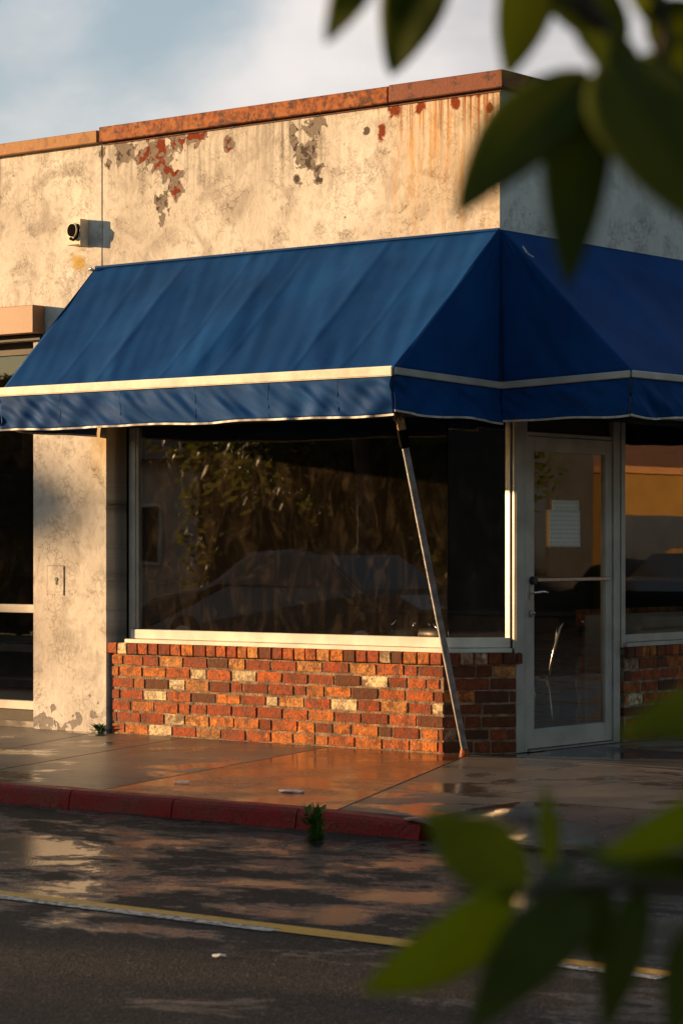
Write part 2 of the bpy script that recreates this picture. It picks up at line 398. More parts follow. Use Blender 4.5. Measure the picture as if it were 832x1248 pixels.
def leafm(name, col, tcol, tw=.55, rough=.35):
    t=NT(name); p=t.pos()
    n=t.noise(p,24,4); 
    c=t.mix(t.mr(n,.3,.7),tuple(k*.75 for k in col),col)
    b=t.princ(c,rough,0,t.bump(t.noise(p,120,3),.15,.001),.16)
    tr=t.node('ShaderNodeBsdfTranslucent'); t.put(tr.inputs['Color'],tcol)
    m=t.node('ShaderNodeMixShader'); m.inputs[0].default_value=tw
    t.l.new(b,m.inputs[1]); t.l.new(tr.outputs[0],m.inputs[2])
    return t.out(m.outputs[0])
M['leaf']=leafm('glossy_leaf',(.10,.12,.012),(.50,.55,.02),.62,.5)
M['leaf_mid']=leafm('olive_leaf',(.055,.08,.006),(.15,.19,.006),.5,.5)
M['leaf_dark']=leafm('shaded_leaf',(.075,.10,.010),(.26,.30,.010),.5,.5)  # darker leaf copy with the shade put into its colour
M['leaf_pale']=leafm('leaf_underside',(.14,.17,.10),(.08,.12,.04),.3,.6)
M['tree_leaf']=leafm('tree_foliage',(.055,.075,.02),(.14,.15,.02),.45,.5)
M['weed']=leafm('weed_leaf',(.10,.20,.03),(.16,.30,.03),.4,.5)
M['bark']=simple('bark',(.06,.045,.032),.9,0,.3,9,.8,.3,.01,40)
M['grassy']=simple('dry_ground',(.09,.08,.045),.95,0,.35,.6,.6,.2,.02,30)
M['stucco_y']=simple('yellow_stucco',(.22,.12,.02),.85,0,.08,2); M['stucco_w']=simple('cream_stucco',(.6,.5,.4),.85,0,.1,2)
M['tile']=simple('roof_shingle',(.17,.12,.10),.9,0,.3,6); M['pink']=simple('pink_stucco',(.18,.10,.085),.8,0,.1,2)
M['slate']=simple('slate_grey_paint',(.02,.02,.022),.85,0,.15,2)
M['pane']=simple('far_window_glass',(.03,.035,.04),.08,0,.1,1,.02)
def carpaint(name,c):
    t=NT(name); return t.out(t.princ(c,.35,.3,None,.5,coat=1,coatr=.03))
M['car']=carpaint('grey_car_paint',(.03,.032,.036)); M['car2']=carpaint('silver_car_paint',(.12,.12,.13))

def struct(name,o): o.name=name; return tag(o,kind='structure')
# ================================================================= ground
ZR=-.10
struct('ground', MB().box((-400,-400,-.5),(400,400,ZR-.012)).build('ground',M['grassy']))
r=MB(); 
def sheet(mb,x0,y0,x1,y1,z,m=0):
    i=[mb.vert(p) for p in((x0,y0,z),(x1,y0,z),(x1,y1,z),(x0,y1,z))]; mb.face(i,m)
sheet(r,-150,-11.4,150,-3.38,ZR); sheet(r,5.2,-3.38,13.2,150,ZR)
struct('road', r.build('road',M['asphalt'],recalc=False))
# --- sidewalk slabs cut by the joints seen in the photo
def clip(poly, a, b, gap):               # keep the part to the left of a->b, gap/2 away
    d=(b-a).normalized(); nrm=Vector((-d.y,d.x)); out=[]
    def dist(p): return (p-a).dot(nrm)-gap
    for i in range(len(poly)):
        p,q=poly[i],poly[(i+1)%len(poly)]; dp,dq=dist(p),dist(q)
        if dp>=0: out.append(p)
        if (dp>=0)!=(dq>=0): out.append(p+(q-p)*(dp/(dp-dq)))
    return out
def split(poly,a,b,gap=.005): return clip(poly,a,b,gap),clip(poly,b,a,gap)
V2=lambda p: Vector((p.x,p.y))
YS=-3.23; YW=.06
front=[Vector(p) for p in((-14,YS),(5.05,YS),(5.05,YW),(-14,YW))]
A=(V2(gnd(0,915)),V2(gnd(106,895))); B=(V2(gnd(0,938)),V2(gnd(192,905)))
C_=(V2(gnd(177,953)),V2(gnd(404,910))); D=(V2(gnd(405,990)),V2(gnd(562,924)))
slabs=[]
rest=front
rest,right=split(rest,D[0],D[1])[0],split(rest,D[0],D[1])[1]
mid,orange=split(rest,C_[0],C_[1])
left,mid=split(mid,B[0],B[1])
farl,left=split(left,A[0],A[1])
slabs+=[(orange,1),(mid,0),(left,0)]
dj=(A[1]-A[0]); 
k=farl
for i in range(1,7):
    a=A[0]+Vector((-1.5*i,0)); k1,k2=split(k,a,a+dj); slabs.append((k2,0)); k=k1
slabs.append((k,0))
# right part: leave the ramp out
XR=1.75; YRP=-2.25
rp=split(right,Vector((-14,YRP)),Vector((5,YRP)),.004)
upper=rp[0]
l2,low=rp[1],None
lowl,lowr=split(rp[1],Vector((XR,-5)),Vector((XR,5)),.004)
E=(V2(gnd(560,1000)),V2(gnd(763,968)))
u1,u2=split(upper,Vector((1.3,-3)),Vector((1.3+.45,1)))
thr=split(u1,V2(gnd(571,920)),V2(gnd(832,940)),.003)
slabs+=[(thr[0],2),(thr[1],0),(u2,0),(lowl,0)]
side=[Vector(p) for p in((-.02,YW+.01),(5.05,YW+.01),(5.05,60),(-.02,60))]
s1,s2=split(side,V2(gnd(748,911)),V2(gnd(835,917)),.004)
sl=MB()
def area(p): return sum(a.x*b.y-b.x*a.y for a,b in zip(p,p[1:]+p[:1]))/2
for po,mi in slabs+[(s2,2)]:
    if len(po)<3: continue
    if area(po)<0: po=po[::-1]
    sl.prism([(p.x,p.y) for p in po],-.12,0,mi)
yy=s1
for i in range(12):
    a_=Vector((-1,3.2+i*1.6)); q1,q2=split(yy,a_,a_+Vector((1,.12)))
    for po in (q2,):
        if len(po)>2:
            if area(po)<0: po=po[::-1]
            sl.prism([(p.x,p.y) for p in po],-.12,0,3)
    yy=q1
if area(yy)<0: yy=yy[::-1]
sl.prism([(p.x,p.y) for p in yy],-.12,0,3)
# filler below the joints, and under the recessed shopfront
sl.box((-14,YRP,-.13),(5.05,YW,-.008),2)
sl.box((-14,YS,-.13),(XR,YRP-.001,-.008),2)
sl.prism([(-14,YW+.001),(-.021,YW+.001),(-.021,30),(-14,30)],-.13,-.003,2)
so=sl.build('sidewalk',[M['walk'],M['walk_wet'],M['walk_dark'],M['walk_pale']],bevel=.004)
# the base block must not fill the ramp opening: carve it by building the ramp above in a lowered zone
struct('sidewalk',so)
# --- ramp
def sm(a,b,x):
    t=max(0,min(1,(x-a)/(b-a))); return t*t*(3-2*t)
def rampz(x,y):
    return -.002 - .082*sm(XR,XR+.55,x)*sm(YRP,YS-.12,y)*(1.0) 
rm=MB(); rm.grid(lambda u,v: Vector((XR+.004+u*(5.05-XR-.006), YRP-.004+v*(YS-.14-YRP), rampz(XR+u*(5.05-XR), YRP+v*(YS-.14-YRP)))),60,24)
struct('curb_ramp', rm.build('curb_ramp',M['ramp'],smooth=True,solid=.012))
lip=MB()
for i in range(24):
    x0=1.95+i*.16
    lip.box((x0,-3.385,-.12),(x0+.158,-3.362,-.082+.004*math.sin(i*1.7)))
# --- kerb
cb=MB(); xs=[-14,-9.5,-6.5,-3.6]+[gnd(30,970).x,gnd(163,980).x]+[1.05]
xs=sorted(xs)
def kerb(x0,x1,h0=0.006,h1=0.006):
    n=max(2,int((x1-x0)/.12)); prof=[(-3.385,-.12),(-3.372,-.03),(-3.366,-.012),(-3.352,0),(-3.34,.004),(-3.238,.004),(-3.233,-.12)]
    rings=[]
    for k in range(n+1):
        t=k/n; x=x0+.003+(x1-x0-.006)*t; h=h0+(h1-h0)*t; rr=[]
        for j,(yy_,zz) in enumerate(prof):
            w=.0035*mn.noise(Vector((x*6,j*.9,zz*9)))
            z2=-.12 if zz<-.1 else zz+h-.006
            rr.append(cb.vert((x,yy_+w,z2+(w*.8 if zz>-.1 else 0))))
        rings.append(rr)
    for a,b in zip(rings,rings[1:]):
        for j in range(len(prof)-1): cb.face((a[j],b[j],b[j+1],a[j+1]))
    cb.face(rings[0][::-1]); cb.face(rings[-1])
for a,b in zip(xs,xs[1:]): kerb(a,b)
kerb(1.05,1.86,.006,-.012)
ko=cb.build('curb',[M['curb']],smooth=False,bevel=.002); struct('curb',ko)
struct('gutter_lip', lip.build('gutter_lip',M['ramp'],bevel=.004))
# side street kerb and far pavement
struct('side_curb', box((5.055,-3.37,-.12),(5.195,60,.003)).build('side_curb',M['walk_pale'],bevel=.01))
struct('opposite_sidewalk', box((-60,-14.2,-.3),(60,-11.405,.0)).build('opposite_sidewalk',M['walk_pale'],bevel=.01))
# --- painted line along the lane: yellow, with white patches beside it
g0=gnd(0,1092,ZR); g1=gnd(820,1191,ZR); yl=(g0.y+g1.y)/2
def strip(x0,x1,y0,y1,m,z):
    mb=MB(); n=int((x1-x0)/.25)+2
    for i in range(n):
        a=x0+(x1-x0)*i/n; b=x0+(x1-x0)*(i+1)/n
        sheet(mb,a,y0,b,y1,z)
    return mb
X_=lambda px: gnd(px,1092+px*.1207,ZR).x
struct('yellow_lane_line', strip(-30,X_(820)-.0,yl-.005,yl+.085,0,ZR+.004).build('yellow_lane_line',M['yellow'],recalc=False))
wl=MB()
for a,b in ((-30,X_(345)),(X_(520),X_(592)),(X_(650),X_(818))): sheet(wl,a,yl-.085,b,yl-.006,ZR+.004)
struct('white_lane_line', wl.build('white_lane_line',M['white'],recalc=False))
yb=MB()
for a,b in ((X_(345)+.002,X_(520)-.002),): sheet(yb,a,yl-.06,b,yl-.006,ZR+.004)
struct('yellow_repainted_line', yb.build('yellow_repainted_line',M['yellow'],recalc=False))

# ================================================================= corner building
BT=4.43                                   # wall top
bld=thing('corner_shop','low corner shop, stained cream plaster over a red brick base, rusty roof coping','building',(0,0,0))
w=MB()
w.prism([(-3.6,0),(0,0),(0,12),(-.22,12),(-.22,.22),(-3.6,.22)],2.30,BT)          # upper walls
wall=w.build('upper_wall',[M['plaster']],bld,bevel=.006)
wall.data.materials.append(M['plaster_side'])
for p in wall.data.polygons:
    if abs(p.normal.x)>.6: p.material_index=1
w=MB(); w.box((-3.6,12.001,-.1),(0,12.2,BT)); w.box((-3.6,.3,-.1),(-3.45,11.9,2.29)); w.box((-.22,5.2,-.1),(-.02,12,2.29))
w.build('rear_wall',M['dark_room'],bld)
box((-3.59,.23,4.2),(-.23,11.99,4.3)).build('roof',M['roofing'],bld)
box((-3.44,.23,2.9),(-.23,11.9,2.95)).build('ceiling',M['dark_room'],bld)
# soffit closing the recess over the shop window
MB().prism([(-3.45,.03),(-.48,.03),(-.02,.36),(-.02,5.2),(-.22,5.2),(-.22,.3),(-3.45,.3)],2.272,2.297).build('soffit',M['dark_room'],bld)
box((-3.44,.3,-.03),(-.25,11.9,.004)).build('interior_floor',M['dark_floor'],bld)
# coping, in the lengths the photo shows
def coping(x0,x1,mat,par,dz=0,h=.135,name='coping'):
    c=MB(); c.box((x0,-.05,BT-.045+dz),(x1,.27,BT-.045+h+dz)); return c.build(name,mat,par,bevel=.006)
xj=onY(478,110).x
coping(-3.59,xj-.004,M['cope_rust'],bld,h=.112)
c=MB(); c.prism([(xj,-.05),(.05,-.05),(.05,.27),(xj,.27)],BT-.044,BT+.073); c.build('coping',M['cope_red'],bld,bevel=.006)
c=MB(); c.box((-.27,.272,BT-.044),(.05,12.2,BT+.073)); c.build('coping',M['cope_dark'],bld,bevel=.006)
# dark strip standing in for the thin shadow under the coping
box((-3.59,-.010,BT-.062),(.01,-.002,BT-.047)).build('coping_shadow_line',M['cope_dark'],bld)

# --- brickwork
PAL=[((.48,.112,.024),5),((.35,.062,.018),5),((.57,.18,.034),5),((.22,.036,.010),3),((.62,.28,.08),1.8),((.80,.66,.42),2.6),((.11,.03,.012),2.2)]
def brickrun(o, d, L, seed, zt=.59, courses=7, dark=0., cap=True, capover=(.0,.0)):
    rnd=random.Random(seed); o=Vector(o); d=Vector(d).normalized(); nrm=Vector((d.y,-d.x,0))   # outward
    b=MB(); ch=zt/courses
    def col():
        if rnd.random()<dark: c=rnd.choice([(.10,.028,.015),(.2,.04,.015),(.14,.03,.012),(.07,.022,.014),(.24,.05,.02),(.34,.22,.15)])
        else:
            tot=sum(w for _,w in PAL); r_=rnd.random()*tot
            for c,w in PAL:
                r_-=w
                if r_<=0: break
        v=rnd.uniform(.82,1.15); return (c[0]*v,c[1]*v,c[2]*v,1)
    def blk(a,bb,z0,z1,out,th,jt):
        j=[rnd.uniform(-jt,jt) for _ in range(8)]; j2=rnd.uniform(0,.003)
        p0=o+d*a; p1=o+d*bb; oo=nrm*(out+j2); ii=-nrm*th
        b.hexa([p0+oo+Vector((0,0,z0+j[0])),p1+oo+Vector((0,0,z0+j[1])),p1+ii+Vector((0,0,z0)),p0+ii+Vector((0,0,z0)),
                p0+oo+Vector((0,0,z1+j[2]))+d*j[4],p1+oo+Vector((0,0,z1+j[3]))+d*j[5],p1+ii+Vector((0,0,z1)),p0+ii+Vector((0,0,z1))],0,col())
    for r_ in range(courses):
        x=-(.11 if r_%2 else 0)-rnd.uniform(0,.05)
        while x<L:
            l=rnd.choice([.235]*6+[.115,.2,.16]); a=max(0,x); e=min(L,x+l)
            if e-a>.03: blk(a+.004 if a>0 else a,e-.006 if e<L else e,r_*ch+.005,(r_+1)*ch-.006,.0,.05,.0035)
            x+=l
    if cap:
        x=-capover[0]
        while x<L+capover[1]-.02:
            l=rnd.choice([.1,.1,.105,.12,.095]); e=min(L+capover[1],x+l)
            if L+capover[1]-e<.04: e=L+capover[1]
            blk(x+.003,e-.004,zt+.006,zt+.083,.026,.10,.003); x=e
    return b
def mortar(o,d,L,zt=.66,rec=.0035):
    o=Vector(o); d=Vector(d).normalized(); n=Vector((d.y,-d.x,0)); m_=MB()
    P=[o-n*rec,o+d*L-n*rec,o+d*L-n*.16,o-n*.16]
    m_.hexa([p+Vector((0,0,-.05)) for p in P]+[p+Vector((0,0,zt)) for p in P]); return m_
def bent(name,o,d,L,seed,label,**k):
    root=brickrun(o,d,L,seed,**k).build(name,M['brick'],bld,bevel=.005,seg=2)
    m_=mortar(o,d,L).build('mortar',M['mortar'],root)
    if label: root['label']=label
    return root
YB=.02
P0=Vector((onY(136,890,YB).x,YB,0)); P1=Vector((-.478,YB,0)); P2=Vector((-.131,.37,0))
bent('brick_base',P0,P1-P0,(P1-P0).length,11,'sunlit orange brick base under the big window',capover=(.02,.005))
bent('brick_base',P1+Vector((.002,.002,0)),P2-P1,(P2-P1).length-.004,5,'dark shaded brick base across the cut corner',dark=.8,capover=(.0,.045))  # the dark brick tints also carry the shade of the cut corner
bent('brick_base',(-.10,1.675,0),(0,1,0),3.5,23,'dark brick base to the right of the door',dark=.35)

# --- windows
ZS=.668                                    # top of the bricks
GY=.115                                    # glass line of the long window
GX=-.175
gc=Vector((-.50,GY-.0,0)); 
def vbar(mb,p,q,z0,z1,th,out=0):           # wall piece from p to q (plan), thickness th inward
    p=Vector((p[0],p[1],0)); q=Vector((q[0],q[1],0)); d=(q-p).normalized(); n=Vector((d.y,-d.x,0))
    P=[p+n*out,q+n*out,q-n*(th-out),p-n*(th-out)]
    mb.hexa([a+Vector((0,0,z0)) for a in P]+[a+Vector((0,0,z1)) for a in P]); return mb
win=MB().build('window_frame',M['alu_white'],bld,recalc=False) if False else None
# two panes meeting edge to edge at the cut corner
gA=(P0.x+.17,GY); gB=(-.512,GY); gC=(-.205,.42)
fr=MB()
vbar(fr,(P0.x+.09,.055),(-.50,.055),ZS+.002,ZS+.034,.10)                 # projecting sill
vbar(fr,(P0.x+.13,.085),(-.508,.085),ZS+.036,ZS+.105,.06)                # bottom rail
sill=fr.build('window_sill',M['alu_white'],bld,bevel=.004)
fr=MB()
vbar(fr,(-.498,.057),(-.165,.375),ZS+.003,ZS+.033,.10)
vbar(fr,(-.506,.087),(-.19,.39),ZS+.037,ZS+.104,.055)
fr.build('window_sill',M['alu_white'],bld,bevel=.004)['label']='shaded sill of the cut corner pane'
fr=MB()
fr.box((P0.x+.125,.10,ZS+.11),(P0.x+.165,.18,2.27)); fr.box((P0.x+.07,.13,ZS+.0),(P0.x+.124,.2,2.27)); fr.box((P0.x+.167,.105,ZS+.11),(P0.x+.19,.14,2.27))
fr.build('window_jamb',M['alu'],bld,bevel=.003)
vbar(MB(),gA,gB,ZS+.08,2.27,.007).build('window_pane',M['glass'],bld)
vbar(MB(),(gB[0]+.003,gB[1]+.003),gC,ZS+.08,2.27,.007).build('window_pane',M['glass'],bld)
box((gB[0]-.004,gB[1]-.003,ZS+.09),(gB[0]+.002,gB[1]+.003,2.27)).build('glass_joint',M['void'],bld)
fr=MB()                                    # mullions at the corner's far end: two bright fins and the broad post
fr.prism([(-.240,.399),(-.192,.385),(-.189,.45),(-.236,.45)],ZS+.09,2.268); fr.build('mullion',M['fin'],bld,bevel=.002)
box((-.188,.404,ZS+.03),(-.172,.455,2.268)).build('mullion_gasket',M['alu_dark'],bld)
MB().prism([(-.171,.384),(-.153,.3785),(-.1505,.44),(-.170,.44)],ZS+.03,2.268).build('mullion',M['fin'],bld,bevel=.002)
MB().prism([(-.168,.442),(-.148,.372),(-.125,.372),(-.122,.46),(-.168,.46)],0,2.268).build('corner_post',M['alu'],bld,bevel=.002)

# --- door
DX=-.125; dy0=.462; dy1=onX(745,905,DX).y
post1=onX(757,905,DX+.02).y
box((DX-.08,dy0+.0,0),(DX+.004,dy0+.028,2.268)).build('door_post',M['alu'],bld,bevel=.002)
box((DX-.08,dy1+.012,0),(DX+.012,post1-.002,2.268)).build('door_post',M['alu'],bld,bevel=.003)
box((DX-.08,post1+.004,ZS),(DX+.02,post1+.055,2.268)).build('window_post',M['alu'],bld,bevel=.003)
box((DX-.08,dy0+.029,2.135),(DX-.004,dy1+.011,2.16)).build('door_head',M['alu'],bld,bevel=.002)
box((DX-.07,dy0+.029,2.162),(DX-.03,dy1+.011,2.268)).build('transom_panel',M['alu_dark'],bld)
box((DX-.12,dy0+.029,0),(DX+.03,dy1+.011,.014)).build('threshold',M['steel'],bld,bevel=.003)
y0=dy0+.031; y1=dy1+.009
door=thing('door','glass door in a grey aluminium frame, at the right of the cut corner','door',(DX,y0,.016))
del door['label']; del door['category']; door.parent=bld; door['label']='grey framed glass shop door'
def dbox(y_0,y_1,z0,z1,nm,mat,x0=-.045,x1=0,bev=.003):
    return box((DX+x0,y_0,z0),(DX+x1,y_1,z1)).build(nm,mat,door,bevel=bev)
sw=.085
fr=MB(); fr.box((DX-.045,y0,.018),(DX,y0+sw,2.13)); fr.box((DX-.045,y1-sw,.018),(DX,y1,2.13))
fr.box((DX-.045,y0+sw+.001,.018),(DX-.001,y1-sw-.001,.018+.13)); fr.box((DX-.045,y0+sw+.001,2.03),(DX-.001,y1-sw-.001,2.13))
fr.build('door_frame',M['alu'],door,bevel=.003)
vbar(MB(),(DX-.02,y0+sw-.002),(DX-.02,y1-sw+.002),.14,2.04,.006).build('door_pane',M['glass_side'],door)
zb=onX(690,706,DX).z
MB().bar((DX+.022,y0+sw-.03,zb),(DX+.022,y1-sw+.01,zb),.020,.026).build('push_bar',M['steel'],door,bevel=.004)
MB().tube([(DX-.005,y0+sw-.035,zb-.005),(DX+.036,y0+sw-.035,zb-.005)],.028,12).build('bar_end_cap',M['black'],door,bevel=.003)
zh=onX(650,722,DX).z; hy=y0+.045
h=MB(); h.box((DX,hy-.022,zh-.05),(DX+.008,hy+.016,zh+.045)); hp=h.build('handle_plate',M['steel'],door,bevel=.003)
MB().tube([(DX+.008,hy,zh),(DX+.045,hy,zh),(DX+.055,hy+.02,zh+.002),(DX+.056,hy+.06,zh+.006),(DX+.052,hy+.125,zh-.002)],[.010,.010,.010,.009,.007],10).build('lever_handle',M['chrome'],door,smooth=True)
zl=onX(640,748,DX).z
MB().tube([(DX,hy-.005,zl),(DX+.02,hy-.005,zl)],.024,16).build('deadlock',M['steel'],door,bevel=.003)
MB().bar((DX+.02,hy-.005,zl-.012),(DX+.034,hy-.005,zl-.0119+.02),.02,.008).build('lock_key_turn',M['steel'],door,bevel=.002)

# --- right hand shop window
sy0=post1+.056
vbar(MB(),(DX+.055,sy0-.03),(DX+.055,5.15),ZS+.004,ZS+.034,.1).build('window_sill',M['alu'],bld,bevel=.003)['label']='sill of the right hand window'
f=MB(); f.box((DX-.05,sy0,ZS+.036),(DX+.012,5.15,ZS+.09)); f.box((DX-.05,5.05,ZS+.09),(DX+.012,5.15,2.268)); f.build('window_rail',M['alu'],bld,bevel=.003)
vbar(MB(),(DX-.015,sy0),(DX-.015,5.06),ZS+.08,2.268,.006).build('window_pane',M['glass_side'],bld)

# ================================================================= notices on the door
def sheet_paper(name,label,px0,py0,px1,py1,out,rows,grp=None):
    a=onX(px0,py1,DX-.012); b=onX(px1,py0,DX-.012)
    t=thing(name,label,'notice',(DX+out,a.y,a.z),grp)
    n=6; m_=MB()
    m_.grid(lambda u,v: Vector((DX+out+.004*math.sin(u*2.6)*v*v, a.y+(b.y-a.y)*u, a.z+(b.z-a.z)*(1-v))),8,8)
    m_.build('sheet',M['paper'],t,solid=.0012,smooth=True)
sheet_paper('paper_notice','small pale paper sheet taped behind the top of a larger one on the door glass',674,610,706,640,-.017,2)
sheet_paper('paper_notice','larger pale paper notice with faded lines, taped on the door glass below a smaller sheet',669,622,706,667,-.008,7)

# ================================================================= neighbour
nb=thing('adjoining_shop','plain cream plaster shop left of the corner shop, tan roof coping and dark shopfront','building',(-3.6,0,0))
xp=onY(40,880).x; zo=2.96
w=MB(); w.box((-14,0,zo),(-3.604,.22,BT)); w.box((xp,0,-.05),(-3.555,.22,zo-.0005)) 
wall=w.build('wall',[M['plaster']],nb,bevel=.006)
w=MB(); w.box((-14,0.0,-.05),(-9.3,.22,zo-.001)); w.box((-14,11.9,-.05),(-3.62,12.1,BT)); w.box((-14.2,0,-.05),(-14,12.1,BT)); w.build('rear_wall',M['plaster'],nb)
box((-13.9,.23,4.2),(-3.62,11.8,4.3)).build('roof',M['roofing'],nb)
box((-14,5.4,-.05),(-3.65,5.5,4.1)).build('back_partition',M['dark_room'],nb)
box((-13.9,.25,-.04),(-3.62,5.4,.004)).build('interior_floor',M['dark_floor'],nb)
c=MB(); c.box((-14,-.05,BT-.045),(-3.61,.27,BT+.048)); c.build('coping',M['cope_tan'],nb,bevel=.006)
box((-3.608,-.012,2.6),(-3.596,-.001+.02,BT-.05)).build('wall_joint',M['alu_dark'],nb) if False else None
# shopfront frame
f=MB(); xr=xp-.002
f.box((-9.3,.10,zo-.10),(xr,.17,zo-.002)); f.box((-9.3,.10,.0),(xr,.17,.13)); f.box((xr-.012,.10,.131),(xr,.17,zo-.101)); f.box((-9.3,.1,.131),(-9.25,.17,zo-.101))
f.build('shopfront_frame',M['alu_dark'],nb,bevel=.003)
zr=onY(20,742,.1).z
box((-9.25,.095,zr-.03),(xr-.013,.155,zr+.035)).build('shopfront_rail',M['alu'],nb,bevel=.003)
box((-9.25,.09,.132),(xr-.013,.15,.20)).build('shopfront_rail',M['alu'],nb,bevel=.003)['label']='bottom rail of the dark shopfront'
box((-9.3,.02,.0),(xr,.098,.05)).build('threshold',M['walk_pale'],nb,bevel=.003)
box((-6.7,.095,.2),(-6.64,.155,zo-.1)).build('shopfront_mullion',M['alu_dark'],nb,bevel=.003)
box((-9.25,.12,.2),(xr-.012,.126,zr-.03)).build('window_pane',M['glass_side'],nb)
box((-9.25,.12,zr+.035),(xr-.012,.126,zo-.1)).build('window_pane',M['glass_side'],nb)
# box fascia over it
a=onY(40,405,-.13); b=onY(40,371,-.13)
fb=thing('fascia_box','short brown box fascia fixed over the dark shopfront at the left edge','fascia',(a.x,0,a.z))
box((-9.3,-.13,a.z),(a.x,-.002,b.z)).build('box_body',M['brown_box'],fb,bevel=.004)
box((-9.3,-.035,a.z-.05),(a.x-.02,-.003,a.z-.002)).build('shutter_slot',M['alu_dark'],fb,bevel=.003)

# access plate on the pier
pa=onY(58,725); pb=onY(78,690)
ap=thing('access_panel','small square painted-over access panel with a keyhole on the plaster pier','panel',(pa.x,-.001,pa.z))
box((pa.x,-.005,pa.z),(pb.x,-.0008,pb.z)).build('cover_plate',M['plaster'],ap,bevel=.002)
k_=MB(); cx=(pa.x+pb.x)/2+.01; cz=(pa.z+pb.z)/2
k_.tube([(cx,-.0055,cz+.01),(cx,-.009,cz+.01)],.016,12); k_.box((cx-.007,-.0085,cz-.03),(cx+.007,-.0055,cz)); k_.build('keyhole',M['black'],ap)
e=MB()
for q in (((pa.x-.004,-.0035,pa.z-.003),(pa.x-.0005,-.0008,pb.z+.003)),((pb.x+.0005,-.0035,pa.z-.003),(pb.x+.004,-.0008,pb.z+.003)),((pa.x,-.0035,pb.z+.0005),(pb.x,-.0008,pb.z+.004))): e.box(*q)
e.build('panel_gap',M['cope_dark'],ap)

# wall lamp / camera box
la=onY(82,299,-.07); lb=onY(99.5,270,-.07)
lt=thing('wall_camera','cream box with a black round lens and cable, high on the left plaster wall','camera',(lb.x,0,la.z))
box((la.x,-.07,la.z),(lb.x,-.003,lb.z)).build('box_body',M['housing'],lt,bevel=.005)
box((lb.x-.004,-.09,la.z-.012),(lb.x+.006,-.001,lb.z+.022)).build('side_plate',M['housing'],lt,bevel=.002)
lc=onY(86,280,-.11); 
MB().tube([(lc.x,-.0705,lc.z),(lc.x-.003,-.092,lc.z)],[.054,.052],20).build('lens_tube',M['housing'],lt,smooth=False)
MB().tube([(lc.x-.003,-.0925,lc.z),(lc.x-.0032,-.096,lc.z)],.049,20).build('lens',M['void'],lt)
MB().tube([(lc.x+.05,-.09,lc.z+.04),(lc.x+.075,-.10,lc.z+.0),(lc.x+.06,-.10,lc.z-.05),(lc.x+.02,-.10,lc.z-.075),(lc.x-.02,-.09,lc.z-.06)],[.007,.008,.009,.010,.013],8).build('cable',M['void'],lt,smooth=True)

# ================================================================= awning
ZT=3.46; ZF=2.485; PR=1.15; XL0=-3.66; XL1=-3.475; VH=.245
aw=thing('awning','faded blue canvas awning wrapping the shop corner with cream trim and valance','awning',(0,0,ZF))
wr=lambda x,y,s=1.,sd=0.: mn.noise(Vector((x*s,y*s,sd)))
def canopy_front(u,v):
    top=Vector((XL0+(0-XL0)*u,-.004,ZT)); bot=Vector((XL1+(0-XL1)*u,-PR,ZF)); p=top.lerp(bot,v)
    L=3.6*u; s=L/.9; sag=math.sin(math.pi*(s%1))
    d=-.026*sag**.8*math.sin(math.pi*v)**.6
    # taut diagonal creases running out from the rafters
    d+=.009*wr(L*3.2+v*1.2,v*.9,1.,2.)+.006*wr(L*9-v*4,v*1.5,1.,5.)
    d+=.012*sm(.55,1,v)*wr(L*7-v*5,v*1.0,1.,8.)*math.sin(math.pi*min(1,(1-v)*2.5))
    k_=[abs(L-q) for q in (.52,.92,1.52,2.02,2.72,3.12)]
    d+=.0035*math.exp(-(min(k_)/.016)**2)
    if v<.02 or v>.985: d=0
    return p+Vector((0,-.65,.76))*d
cf=MB().grid(canopy_front,170,44).build('canopy_slope',M['fabric'],aw,smooth=True,solid=.003)
cf['label']='sunlit long slope of the blue canvas'
CZ=ZF-.035                                   # the inner corner hangs a little lower
def tri(P,Q,Rr,nrm,sd):                      # P apex, Q outer, R inner
    def f(u,v):
        p=Vector(P).lerp(Vector(Q).lerp(Vector(Rr),u),v)
        e=math.sin(math.pi*u)*math.sin(math.pi*v)
        return p+Vector(nrm)*(-.02*e+.012*wr(u*4,v*3,1,sd)*sm(0,.15,v)*math.sin(math.pi*u)+.018*sm(.6,.95,v)*wr(u*7+v*3,v*2,1,sd+3)*math.sin(math.pi*u))
    return f
MB().grid(tri((0.004,-.002,ZT+.002),(.004,-PR,ZF),(.004,-.004,CZ),(1,0,0),1.),26,30).build('canopy_end',M['fabric'],aw,smooth=True,solid=.003)
EX=1.0
MB().grid(tri((.006,-.001,ZT+.002),(EX,-.002,ZF),(.008,-.002,CZ),(0,-1,0),4.),26,30).build('canopy_end',M['fabric'],aw,smooth=True,solid=.003)
LY=7.5
def canopy_side(u,v):
    p=Vector((.006,u*LY,ZT+.002)).lerp(Vector((EX,u*LY,ZF)),v); L=u*LY
    d=-.016*math.sin(math.pi*((L/.95)%1))**.8*math.sin(math.pi*v)**.6+.007*wr(L*3,v*2,1,12)
    if v<.02 or v>.985: d=0
    return p+Vector((.7,0,.7))*d
MB().grid(canopy_side,160,30).build('canopy_slope',M['fabric'],aw,smooth=True,solid=.003)['label']='shaded side slope of the blue canvas'
MB().grid(lambda u,v: Vector((XL0,-.01,ZT)).lerp(Vector((XL1,-PR,ZF)).lerp(Vector((XL0+.02,-.01,ZF)),u),v),12,14).build('canopy_end',M['fabric'],aw,smooth=True,solid=.003)
